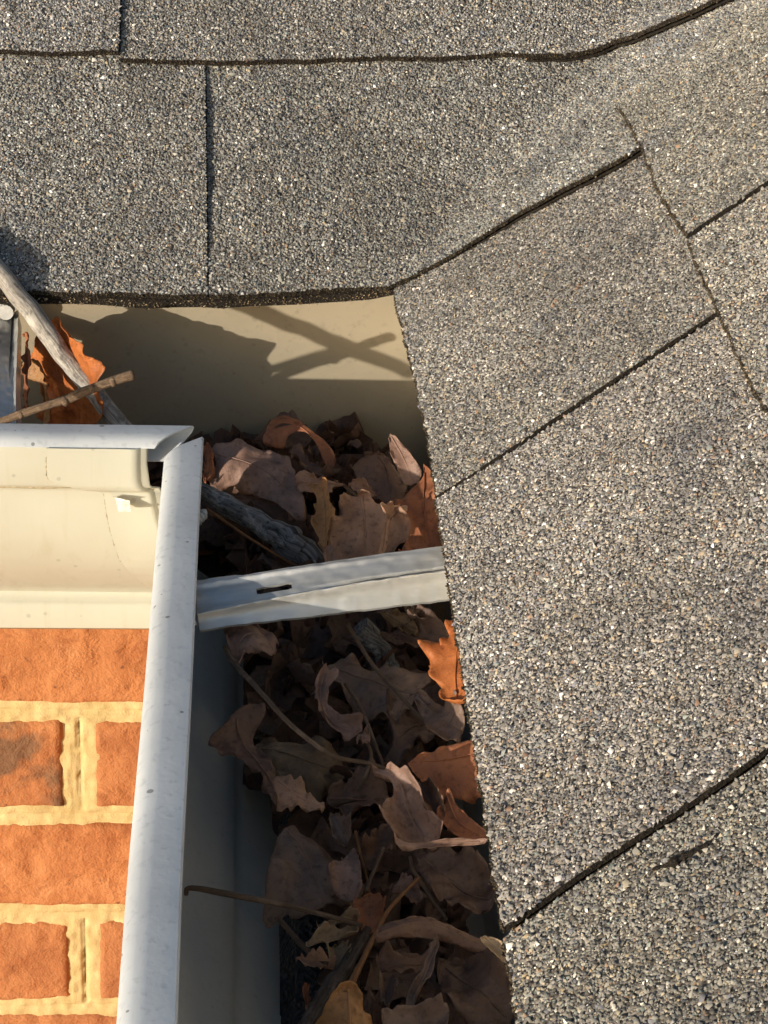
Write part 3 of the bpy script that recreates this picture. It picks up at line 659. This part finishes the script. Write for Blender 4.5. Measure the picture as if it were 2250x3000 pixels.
tw('leaf_stalk', Z4, [(945, 170, -.036), (965, 260, -.040), (985, 330, -.044), (1000, 410, -.048)], [0.00050, 0.00050, 0.00045, 0.00045], B_OR, 'thin rusty stalk standing beside the large dull leaf', cat='stalk', n=30)
tw('leaf_stalk', Z4, [(1050, 235, -.036), (1020, 310, -.039), (985, 395, -.043)], [0.00082, 0.00075, 0.00068], B_STEM, 'thin grey stalk leaning against the rusty stalk', cat='stalk', n=30)
tw('leaf_stalk', Z4, [(1150, 270, -.034), (1160, 315, -.033), (1180, 345, -.0335), (1230, 420, -.037), (1290, 505, -.042)], [0.00068, 0.00075, 0.00075, 0.00068, 0.00060], B_STEM, 'thin forked stalk behind the thick orange brown stalk', cat='stalk', n=40)
tw('leaf_stalk', Z4, [(660, 500, -.052), (720, 570, -.054), (790, 635, -.054), (850, 665, -.054)], [0.00090, 0.00105, 0.00120, 0.00135], B_STEM, 'dark curved stalk above the black grit', cat='stalk', n=30)
tw('leaf_stalk', Z3, [(780, 1010, -.046), (880, 985, -.044), (990, 950, -.042)], [0.00082, 0.00082, 0.00075], B_STEM, 'short straight stalk left of the pale curled leaf', cat='stalk', n=30)

# ------------------------------------------------------------------ leaves
LM = {}
def leaf_mat(key):
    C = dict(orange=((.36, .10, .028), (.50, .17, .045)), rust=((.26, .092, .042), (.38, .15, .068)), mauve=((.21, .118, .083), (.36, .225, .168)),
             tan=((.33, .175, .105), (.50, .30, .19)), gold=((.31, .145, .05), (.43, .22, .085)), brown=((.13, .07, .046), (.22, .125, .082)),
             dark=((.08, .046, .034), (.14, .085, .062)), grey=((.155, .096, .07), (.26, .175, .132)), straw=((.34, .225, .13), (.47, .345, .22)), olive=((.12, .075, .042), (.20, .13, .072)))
    if key not in LM: LM[key] = m_leaf('dry leaf '+key, *C[key])
    return LM[key]
def leaf(fn, outline, z, label, color, spine=None, tilt=(0, 0), cup=0.0, wave=.0016, edge=.0025, bend=0.0, rib=True, n=120, rings=12, seed=0, name='dry_leaf', smooth_out=True, plane=None, stiff=False):
    """outline: closed polygon read off the photograph; the leaf lies in a tilted plane at height z inside the gutter and is then cupped, waved and frayed"""
    O = np.array([fn(*p) for p in outline], float); c = O.mean(0)
    p0 = at_z(c[:1], c[1:], z)[0]; nrm = np.array([tilt[0], tilt[1], 1.0]); nrm /= np.linalg.norm(nrm)
    if plane is not None: p0, nrm = plane
    O = smooth(O, n, True) if smooth_out else resample(O, n, True)
    if spine is None:
        q = O-O.mean(0); _, _, vt = np.linalg.svd(q, full_matrices=False); t = q @ vt[0]; spine = np.array([O.mean(0)+vt[0]*t.min()*.86, O.mean(0), O.mean(0)+vt[0]*t.max()*.86])
    else: spine = np.array([fn(*p) for p in spine], float)
    S = smooth(spine, 40)
    W3 = lambda Q: at_plane(Q[:, 0], Q[:, 1], p0, nrm)
    O3, S3 = W3(O), W3(S)
    size = np.linalg.norm(O3.max(0)-O3.min(0))
    # jagged margin
    k = np.arange(n); cc = O3.mean(0); jag = .020*vnoise(np.stack([k*.8, k*0, k*0+seed], 1), seed)+.022*vnoise(np.stack([k*.3, k*0, k*0+seed], 1), seed+3)-.07*np.clip(vnoise(np.stack([k*.55, k*0, k*0+seed], 1), seed+6)-.55, 0, 1)
    O3 = O3+(O3-cc)*jag[:, None]
    di = np.linalg.norm(O3[:, None]-S3[None], axis=2); ne = di.argmin(1); A = S3[ne]
    u = ne/39.0; side = np.sign((np.cross(S3[-1]-S3[0], O3-A) @ nrm)); side[side == 0] = 1
    wd = np.linalg.norm(O3-A, axis=1); wm = max(wd.max(), 1e-4)
    if plane is None and not stiff: cup, edge, wave, bend = cup*2.0, edge*1.3, wave*1.6, bend+.012*size/.05*float(vnoise(np.array([seed*1.37, .2, .4]), 3))
    curl = .013*min(size, .06)/.05
    rows, lv = [], []
    for r in np.linspace(0, 1, rings):
        P = A*(1-r)+O3*r
        dist = r*wd/wm
        h = cup*dist**2*np.where(side > 0, 1.0, .75)+bend*(u-.5)**2*4+wave*(1.3*fbm(P*np.array([70, 70, 70])+seed*3.1, seed, 3)-1.2*np.abs(vnoise(P*60+seed*1.7, seed+4))+.5*np.abs(vnoise(P*150+seed*1.7, seed+5)))*(.35+.65*dist)+edge*np.clip((r-.7)/.3, 0, 1)**2*vnoise(np.stack([k*.22, k*0+seed, k*0], 1), seed+9)
        if plane is None and not stiff: h = h+curl*np.clip(dist-.35, 0, 1)**1.4*np.sin(u*2*np.pi*1.25+seed*1.9+np.where(side > 0, 0, 2.2))
        rows.append(P+np.outer(h, nrm)); lv.append(np.stack([u, side*dist, np.full(n, r)], 1))
    V = np.vstack(rows); F_ = grid_faces(n, rings, True)
    root = thing(name, label, 'leaf', p0)
    o = obj('blade', V, F_, leaf_mat(color), root, True); set_lv(o.data, np.vstack(lv))
    so_ = o.modifiers.new('thickness', 'SOLIDIFY'); so_.thickness = .00022; so_.offset = 0
    if rib:
        ss = S3+np.outer(bend*(np.linspace(0, 1, 40)-.5)**2*4+wave*fbm(S3*np.array([70, 70, 70])+seed*3.1, seed, 3)*.35+.0002, nrm)
        V, F_ = tube(ss, np.linspace(.0004, .00018, 40), 6); q = obj('midrib', V, F_, leaf_mat(color), root, True); set_lv(q.data, np.zeros((len(V), 3)))
    return root

# in the left gutter
def pl(*a):       # plane through three picture points, each given with its distance y from the gutter's back
    A, B_, C = [at_y(np.array([p[0]*.4822]), np.array([800+p[1]*.4822]), p[2])[0] for p in a]; n_ = np.cross(B_-A, C-A); n_ = n_*np.sign(n_[2]) if abs(n_[2]) > 1e-6 else n_
    return A, n_/np.linalg.norm(n_)
leaf(Z1, [(250, 330), (300, 285), (345, 268), (385, 300), (460, 385), (530, 455), (585, 525), (640, 575), (636, 640), (652, 760), (600, 900), (420, 960), (300, 930), (285, 790), (260, 690), (230, 520)], .016,
     'bright orange leaf standing behind the thick pale stick', 'orange', [(340, 290), (430, 520), (480, 760), (500, 930)], cup=-.003, wave=.003, edge=.003, seed=2, plane=pl((345, 268, -.036), (640, 575, -.068), (290, 800, -.020)))
leaf(Z1, [(150, 540), (210, 530), (250, 545), (290, 600), (280, 660), (310, 760), (300, 900), (270, 920), (265, 700), (200, 655), (165, 630)], .012,
     'golden curled leaf lobe left of the orange leaf', 'gold', None, cup=.004, wave=.002, edge=.003, rib=False, seed=3, plane=pl((150, 540, -.030), (290, 600, -.040), (270, 900, -.040)))
leaf(Z1, [(150, 380), (165, 370), (175, 560), (165, 820), (150, 840), (145, 600)], .012, 'thin rust leaf edge beside the left hanger strap', 'rust', None, cup=.002, rib=False, seed=4, plane=pl((150, 380, -.035), (175, 560, -.045), (150, 840, -.055)))
# near gutter, above the hanger
leaf(Z2, [(500, 262), (515, 190), (545, 140), (600, 117), (665, 130), (745, 188), (825, 243), (868, 300), (888, 345), (868, 392), (828, 370), (800, 300), (765, 240), (705, 207), (640, 228), (592, 282)], -0.0180,
     'arched orange leaf curling over a dark hollow in the corner', 'rust', [(520, 230), (600, 165), (720, 200), (850, 350)], (-.2, -.7), -.006, .0015, .002, seed=6, stiff=True)
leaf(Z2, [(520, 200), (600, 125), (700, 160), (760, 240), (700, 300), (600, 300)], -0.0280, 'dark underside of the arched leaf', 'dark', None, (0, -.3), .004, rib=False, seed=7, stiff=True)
leaf(Z2, [(210, 300), (240, 266), (330, 258), (430, 250), (525, 280), (605, 322), (662, 392), (680, 480), (722, 560), (726, 640), (700, 672), (640, 650), (585, 600), (520, 556), (430, 508), (330, 470), (235, 490), (212, 450), (242, 390)], -0.0240,
     'large crinkled mauve brown leaf beside the gutter lip corner', 'mauve', [(250, 330), (420, 380), (560, 450), (690, 600)], (-.1, -.55), -.006, .0032, .004, seed=8, stiff=True)
leaf(Z2, [(180, 330), (214, 290), (245, 390), (205, 460), (180, 480)], -0.0220, 'small torn reddish leaf scrap touching the near gutter lip', 'rust', None, (-.3, -.4), .002, rib=False, seed=9)
leaf(Z2, [(170, 500), (230, 485), (330, 470), (430, 508), (530, 552), (600, 600), (640, 650), (590, 720), (480, 690), (330, 600), (210, 540)], -0.0360,
     'dark brown leaf hollow under the crinkled mauve leaf', 'brown', None, (0, -.2), .004, seed=10)
leaf(Z2, [(640, 330), (705, 310), (730, 360), (800, 410), (860, 430), (840, 470), (740, 440), (670, 400)], -0.0300, 'dull brown leaf scrap inside the arched leaf hollow', 'brown', None, (0, -.4), .003, rib=False, seed=12)
leaf(Z2, [(678, 440), (712, 417), (770, 440), (832, 466), (905, 478), (945, 492), (880, 512), (866, 560), (842, 590), (790, 548), (720, 535), (690, 510)], -0.0240,
     'pale tan leaf fold in the middle of the pile', 'tan', [(690, 470), (790, 490), (920, 490)], (.1, -.8), .005, .002, .003, seed=13)
leaf(Z2, [(775, 512), (852, 474), (846, 560), (870, 600), (906, 652), (885, 700), (858, 745), (852, 800), (846, 872), (815, 840), (788, 745), (780, 690), (792, 640), (786, 570)], -0.0200,
     'yellow brown folded leaf with a jagged edge beside the tan leaf', 'gold', [(815, 500), (835, 650), (835, 850)], (-.7, -.5), .006, .0015, .003, seed=14, stiff=True)
leaf(Z2, [(850, 800), (862, 740), (905, 655), (925, 560), (985, 565), (1040, 538), (1085, 562), (1132, 606), (1200, 640), (1262, 682), (1296, 742), (1272, 830), (1212, 862), (1200, 900), (1060, 930), (920, 950), (872, 870)], -0.0240,
     'large crinkled tan leaf resting above the hanger strap', 'tan', [(1030, 560), (1050, 700), (1060, 920)], (-.1, -.7), .006, .0036, .005, seed=15, stiff=True)
leaf(Z2, [(1110, 620), (1190, 615), (1275, 605), (1275, 640), (1200, 665), (1180, 760), (1165, 860), (1130, 880), (1140, 760), (1160, 690)], -0.0180,
     'pale rolled leaf fold down the right of the tan leaf', 'tan', [(1250, 622), (1175, 690), (1150, 860)], (.5, -.5), .004, .001, .002, seed=16)
leaf(Z2, [(960, 490), (1010, 475), (1050, 490), (1110, 560), (1070, 560), (1010, 545)], -0.0220, 'small pale leaf tip above the large tan leaf', 'tan', None, (0, -.8), .003, rib=False, seed=17)
leaf(Z2, [(985, 392), (1055, 342), (1130, 328), (1185, 370), (1245, 450), (1275, 505), (1230, 600), (1110, 575), (1040, 500), (1000, 450)], -0.0260,
     'broad dark brown leaf with a curved midrib behind the tan leaf', 'brown', [(1120, 335), (1170, 420), (1195, 580)], (-.2, -.8), -.004, .002, .003, seed=18, stiff=True)
leaf(Z2, [(1180, 245), (1198, 227), (1245, 272), (1322, 370), (1356, 430), (1335, 485), (1268, 500), (1228, 420), (1192, 335)], -0.0120,
     'narrow upright brown leaf pointing at the roof edge', 'mauve', [(1192, 240), (1255, 350), (1310, 480)], (-.4, -.9), .002, .0012, .0015, seed=19, stiff=True)
leaf(Z2, [(1225, 600), (1268, 505), (1348, 432), (1366, 380), (1440, 470), (1520, 640), (1540, 900), (1400, 880), (1300, 840), (1285, 740)], -0.0200,
     'red brown leaf tucked under the roof edge', 'rust', [(1360, 420), (1370, 640), (1400, 860)], (-.6, -.5), .004, .0025, .004, seed=20)
leaf(Z2, [(1290, 800), (1340, 775), (1400, 850), (1440, 900), (1300, 920), (1240, 900)], -0.0180, 'brown leaf corner against the hanger strap', 'rust', None, (-.3, -.5), .003, rib=False, seed=22)
leaf(Z2, [(820, 870), (850, 820), (880, 830), (920, 930), (860, 960)], -0.0280, 'pale curled leaf sliver above the hanger strap', 'tan', None, (0, -.5), .004, rib=False, seed=24, stiff=True)
# near gutter, below the hanger
leaf(Z3, [(270, 110), (480, 120), (502, 185), (472, 240), (392, 252), (352, 275), (318, 300), (285, 240), (265, 180)], -.022,
     'pale brown leaf under the near end of the hanger strap', 'mauve', [(440, 150), (360, 200), (310, 270)], (-.2, -.3), -.005, .003, .004, seed=25)
leaf(Z3, [(745, 340), (800, 300), (832, 248), (850, 288), (960, 284), (1130, 292), (1190, 262), (1252, 300), (1262, 380), (1230, 430), (1180, 510), (1092, 582), (1000, 566), (900, 522), (858, 452), (770, 400)], -.030,
     'broad grey brown leaf lying below the hanger strap', 'grey', [(790, 340), (960, 400), (1180, 480)], (-.1, -.3), -.004, .003, .004, seed=26)
leaf(Z3, [(698, 410), (735, 377), (776, 402), (776, 448), (748, 475), (772, 540), (832, 600), (902, 642), (902, 692), (852, 702), (800, 662), (732, 592), (700, 510)], -.026,
     'curled pale brown leaf margin around a dark hollow', 'mauve', [(735, 400), (725, 500), (790, 610), (880, 670)], (.3, -.4), .004, .0015, .002, seed=27)
leaf(Z3, [(905, 665), (940, 655), (970, 680), (955, 705), (920, 700)], -.025, 'tiny pale leaf tip by the hooked stalk', 'mauve', None, (0, -.3), .002, rib=False, seed=28)
leaf(Z3, [(1264, 250), (1318, 242), (1345, 152), (1382, 106), (1440, 100), (1480, 380), (1470, 515), (1335, 507), (1312, 440), (1272, 380)], -.004,
     'bright orange sunlit leaf jutting from under the roof edge', 'orange', [(1400, 140), (1385, 320), (1390, 500)], (-.8, -.35), .008, .002, .005, seed=29, stiff=True)
leaf(Z3, [(1020, 85), (1150, 98), (1205, 165), (1142, 185), (1090, 140)], -.022, 'narrow drab leaf strip below the hanger strap', 'olive', None, (-.2, -.5), .003, seed=30)
leaf(Z3, [(1140, 75), (1235, 60), (1245, 105), (1190, 135), (1160, 110)], -.018, 'small grey curled leaf tip under the hanger strap', 'grey', None, (-.4, -.4), .005, rib=False, seed=31)
leaf(Z3, [(1100, 200), (1200, 130), (1330, 150), (1380, 260), (1300, 330), (1230, 250), (1130, 250)], -.026, 'dark grey leaf left of the bright orange leaf', 'dark', None, (-.3, -.4), .004, seed=32)
c6 = leaf(Z3, [(975, 812), (1060, 828), (1150, 868), (1212, 940), (1242, 1030), (1302, 1090), (1338, 1172), (1290, 1195), (1225, 1188), (1150, 1180), (1090, 1170), (1042, 1112), (1028, 1050), (1082, 980), (1078, 900), (1040, 860)], -.018,
     'pale mauve curled leaf with a long arching stem', 'mauve', [(985, 818), (1110, 900), (1150, 1030), (1230, 1170)], (-.2, -.5), .007, .003, .004, seed=33)
leaf(Z3, [(1085, 1165), (1160, 1195), (1240, 1190), (1340, 1178), (1512, 1172), (1520, 1196), (1340, 1212), (1230, 1222), (1150, 1228), (1100, 1205)], -.014, 'pale rolled leaf margin below the curled mauve leaf', 'mauve', [(1110, 1190), (1300, 1200), (1500, 1185)], (0, -.9), .002, .001, .001, rib=False, seed=34)
tw('leaf_stem', Z3, [(262, 240, -.024), (300, 310, -.020), (420, 440, -.012), (560, 595, -.008), (690, 708, -.010), (800, 775, -.014), (960, 806, -.018), (1060, 840, -.020)], [.0010, .0011, .0011, .0010, .0010, .0009, .0009, .0008], B_STEM, '', parent=c6, n=70)
leaf(Z3, [(1162, 798), (1280, 742), (1432, 688), (1500, 720), (1500, 950), (1330, 965), (1260, 930), (1192, 862)], -.016,
     'rust brown leaf rolled under the roof edge', 'rust', [(1180, 800), (1330, 790), (1480, 760)], (-.4, -.6), -.006, .0015, .002, seed=35, stiff=True)
leaf(Z3, [(1352, 928), (1382, 1000), (1450, 1070), (1540, 1140), (1540, 1180), (1400, 1172), (1332, 1112), (1290, 1060), (1322, 1010)], -.018,
     'small reddish leaf below the rust brown leaf at the roof edge', 'rust', [(1340, 960), (1400, 1090), (1510, 1160)], (-.5, -.4), .004, .002, .002, seed=36, stiff=True)
leaf(Z3, [(215, 650), (300, 590), (382, 600), (412, 640), (402, 690), (470, 790), (512, 880), (540, 1030), (470, 980), (400, 840), (300, 760), (225, 690)], -.036,
     'brown leaf flap folded along the inner gutter wall', 'brown', [(300, 620), (400, 780), (520, 990)], (.4, -.3), .003, .003, .003, seed=37)
leaf(Z3, [(405, 660), (600, 648), (760, 670), (850, 710), (905, 800), (842, 852), (760, 905), (700, 955), (620, 915), (512, 872), (470, 790)], -.040,
     'wide olive brown leaf under the long arching stem', 'olive', [(430, 690), (640, 780), (860, 830)], (0, -.25), -.004, .003, .003, seed=38)
leaf(Z3, [(503, 868), (600, 890), (682, 968), (748, 1015), (700, 1042), (622, 1020), (560, 1036), (520, 1000)], -.034,
     'tan torn leaf tip below the olive leaf', 'tan', [(520, 890), (610, 960), (730, 1020)], (.1, -.5), .003, .002, .003, seed=39)
leaf(Z3, [(750, 960), (850, 900), (980, 880), (1060, 960), (1040, 1040), (960, 1080), (880, 1110), (830, 1040)], -.044, 'dull leaf between the olive leaf and the pale curled leaf', 'brown', None, (-.1, -.3), .004, .003, seed=40)
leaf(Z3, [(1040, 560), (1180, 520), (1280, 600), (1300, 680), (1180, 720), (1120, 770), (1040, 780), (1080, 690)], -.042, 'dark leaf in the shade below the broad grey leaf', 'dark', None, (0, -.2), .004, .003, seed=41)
leaf(Z3, [(1190, 480), (1330, 520), (1430, 560), (1440, 680), (1300, 720), (1240, 620)], -.022, 'dark grey leaf below the bright orange leaf', 'grey', None, (-.4, -.2), .004, .003, seed=42)
leaf(Z3, [(1190, 880), (1300, 960), (1340, 1080), (1270, 1100), (1210, 1000)], -.020, 'brown leaf wedge behind the pale curled leaf', 'brown', None, (-.2, -.4), .003, .002, seed=43)
leaf(Z4, [(610, 380), (640, 220), (700, 130), (800, 148), (900, 200), (962, 300), (980, 370), (940, 410), (862, 410), (800, 456), (700, 440), (640, 420)], -.046,
     'large dull leaf in the lower pile beside the gutter wall', 'grey', [(700, 160), (780, 300), (830, 430)], (.1, -.2), -.004, .003, .003, seed=44)
leaf(Z4, [(850, 100), (900, 130), (930, 190), (900, 235), (860, 190)], -.040, 'small pointed grey leaf on the large dull leaf', 'grey', None, (0, -.5), .004, rib=False, seed=45)
leaf(Z4, [(895, 260), (940, 215), (960, 300), (965, 400), (900, 400), (840, 330)], -.041, 'pale patch of leaf beside the rusty stalk', 'mauve', None, (0, -.3), .003, rib=False, seed=46)
leaf(Z4, [(980, 260), (1050, 150), (1100, 180), (1060, 290), (1000, 330)], -.044, 'dusky leaf behind the thin grey stalk', 'brown', None, (-.2, -.5), .004, rib=False, seed=47)
leaf(Z4, [(1075, 390), (1130, 375), (1195, 420), (1160, 450), (1110, 440)], -.046, 'small mauve leaf under the forked stalk', 'mauve', None, (0, -.3), .004, rib=False, seed=48)
leaf(Z4, [(760, 600), (830, 560), (942, 538), (946, 572), (870, 590), (790, 614)], -.050, 'straw coloured leaf strip beside the dark branch', 'straw', None, (0, -.4), .003, .0012, .001, seed=49)
leaf(Z4, [(800, 530), (870, 508), (946, 492), (948, 515), (870, 530)], -.048, 'upper thin straw leaf strip crossing the long dark stalk', 'straw', None, (0, -.4), .002, .0008, .001, rib=False, seed=50)
leaf(Z4, [(830, 625), (860, 598), (905, 592), (922, 640), (885, 690), (850, 660)], -.054, 'pale straw leaf fold above the black grit', 'straw', None, (.1, -.4), .004, rib=False, seed=51)
leaf(Z4, [(722, 655), (780, 650), (850, 672), (870, 690), (850, 715), (790, 695)], -.056, 'tan leaf end at the tip of the dark curved stalk', 'tan', None, (0, -.3), .003, rib=False, seed=52)
leaf(Z4, [(1025, 575), (1040, 520), (1100, 500), (1200, 488), (1300, 520), (1420, 578), (1460, 600), (1440, 622), (1380, 612), (1300, 582), (1200, 562), (1110, 560), (1060, 575)], -.026,
     'long curled red brown leaf reaching to the roof edge', 'brown', [(1040, 550), (1200, 515), (1430, 600)], (-.1, -.7), -.005, .0018, .002, seed=53, stiff=True)
leaf(Z4, [(1415, 580), (1450, 572), (1510, 605), (1520, 665), (1470, 640)], -.018, 'cream coloured dry leaf tip at the roof edge', 'straw', None, (-.3, -.5), .002, .001, .001, rib=False, seed=54)
leaf(Z4, [(940, 430), (1000, 410), (1050, 440), (1040, 520), (990, 560), (945, 520)], -.048, 'reddish leaf scrap where the stalks meet', 'rust', None, (0, -.4), .003, rib=False, seed=55)
leaf(Z4, [(1030, 640), (1150, 640), (1230, 620), (1210, 700), (1100, 730), (1040, 700)], -.040, 'dusky leaf below the long curled red brown leaf', 'brown', None, (-.1, -.3), .003, .002, seed=56)
leaf(Z4, [(1228, 608), (1262, 598), (1225, 730), (1152, 838), (1138, 800), (1190, 705)], -.034, 'slender grey leaf blade in the lower right of the gutter', 'grey', None, (-.3, -.4), .003, .001, .001, seed=57)
leaf(Z4, [(1035, 745), (1085, 728), (1102, 780), (1062, 835), (1036, 790)], -.044, 'small grey leaf beside the bottom tan leaf', 'grey', None, (0, -.3), .003, rib=False, seed=58)
leaf(Z4, [(790, 900), (820, 840), (875, 768), (940, 764), (985, 830), (1050, 900), (1060, 1000), (940, 1060), (820, 1010)], -.034,
     'tan leaf at the bottom edge of the picture', 'gold', [(915, 770), (925, 860), (930, 1010)], (.1, -.5), -.006, .002, .003, seed=59)
leaf(Z4, [(1040, 880), (1090, 860), (1240, 840), (1290, 860), (1250, 960), (1100, 980)], -.040, 'dull leaf edge right of the bottom tan leaf', 'grey', None, (0, -.4), .005, .002, seed=60)
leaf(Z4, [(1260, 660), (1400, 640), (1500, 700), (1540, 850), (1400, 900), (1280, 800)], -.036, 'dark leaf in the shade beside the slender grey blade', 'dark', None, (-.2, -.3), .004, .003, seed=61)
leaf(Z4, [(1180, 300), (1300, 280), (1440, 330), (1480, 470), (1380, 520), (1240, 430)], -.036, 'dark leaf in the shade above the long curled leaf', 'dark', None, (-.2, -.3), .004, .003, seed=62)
leaf(Z4, [(750, 755), (770, 765), (780, 830), (765, 835), (752, 790)], -.058, 'small upright rusty leaf scrap in the black grit', 'rust', None, (0, -.4), .001, rib=False, seed=63)

# ------------------------------------------------------------------ litter and grit filling the bottom of the gutters
def litter():
    V, F_, LV = [], [], []; N = 2600
    for k in range(N):
        inB = k < 900 or k > 1150
        if inB: x, y = rng.uniform(-.094, -.006), rng.uniform(-.66, -.01)
        else: x, y = rng.uniform(-.42, -.02), rng.uniform(-.085, -.006)
        lim = np.interp(y, [-.42, -.37, -.33, -.25, -.16, 0], [-.044, -.050, -.064, -.078, -.090, -.097])
        if inB and x < lim: continue
        z = np.interp(y, [-.5, -.38, -.25, -.1, 0], [-.078, -.074, -.062, -.056, -.056])+rng.uniform(-.04, .010)-.25*max(0, -.07-x) if inB else -.066+rng.uniform(-.03, .008)
        L_, w_ = rng.uniform(.012, .040), rng.uniform(.006, .018); n, m = 9, 6
        if k > 1150: L_, w_, n, m = rng.uniform(.003, .012), rng.uniform(.001, .004), 5, 4; z = z+rng.uniform(0, .02)*(y < -.035)
        a = rng.uniform(0, 6.28); R_ = np.array(Matrix.Rotation(a, 3, 'Z') @ Matrix.Rotation(rng.normal(0, .6), 3, 'X') @ Matrix.Rotation(rng.normal(0, .5), 3, 'Y'))
        u = np.linspace(-1, 1, n); v = np.linspace(-1, 1, m); U_, V_ = np.meshgrid(u, v)
        wid = np.sqrt(np.clip(1-U_**2, .02, 1))*(1+.25*np.sin(U_*9+k)); cu = rng.normal(0, .006)
        P = np.stack([U_*L_/2, V_*w_*wid, cu*V_**2+rng.normal(0, .004)*U_**2+.0015*fbm(np.stack([U_*2, V_*2, U_*0+k], -1), k, 2)], -1).reshape(-1, 3) @ R_.T+np.array([x, y, z])
        P[:, 0] = np.clip(P[:, 0], -.42, -.0035); P[:, 1] = np.minimum(P[:, 1], -.0035) if 900 <= k <= 1150 or y > -.02 else P[:, 1]
        P[:, 2] = np.maximum(P[:, 2], -.108)
        if inB: P[P[:, 1] < -.10, 0] = np.maximum(P[P[:, 1] < -.10, 0], -.0885)
        else: P[:, 1] = np.where(P[:, 0] < -.10, np.maximum(P[:, 1], -.086), P[:, 1])
        F_ += grid_faces(n, m, off=len(V)); V += list(P); LV += list(np.stack([U_.ravel()*.5+.5, V_.ravel(), U_.ravel()*0], 1))
    o = obj('leaf_litter', V, F_, m_leaf('litter', (.075, .042, .03), (.17, .10, .07)), None, True); set_lv(o.data, LV); o['kind'] = 'stuff'; o['label'] = 'dark matted leaf litter filling the gutter bottom'
litter()
def grit():
    x = np.linspace(-.074, -.004, 60); y = np.linspace(-.95, -.004, 300); X, Y = np.meshgrid(x, y)
    z = -.104+.010*np.clip(fbm(np.stack([X*28, Y*28, X*0], -1), 4, 3), -.6, 1.2)+.0015*fbm(np.stack([X*300, Y*300, X*0], -1), 8, 2)+.018*np.clip((Y+.42)/.1, 0, 1)-.012*np.clip((-.068-X)/.006, 0, 1)
    s = NT('wet black grit'); n = s.noise(420, 4); v = s.voro(380); s.bump(s.math('ADD', n, v), .002)
    m = s.done(s.ramp(n, [(.35, (.008, .008, .009)), (.6, (.022, .022, .025)), (.8, (.08, .08, .085))]), .38, 0, .5)
    o = obj('wet_grit', np.stack([X, Y, z], -1).reshape(-1, 3), grid_faces(60, 300), m, None, True); o['kind'] = 'stuff'; o['label'] = 'wet black grit on the gutter bottom'
    N = 2500; P = np.stack([rng.uniform(-.069, -.03, N), rng.uniform(-.66, -.42, N), np.full(N, -.1)], 1)
    P[:, 2] = -.104+.010*np.clip(fbm(np.stack([P[:, 0]*28, P[:, 1]*28, P[:, 0]*0], -1), 4, 3), -.6, 1.2)+.0008
    granule_mesh(P, rng.uniform(.0004, .0012, N), o, np.array([.35, .35, .37]))
grit()
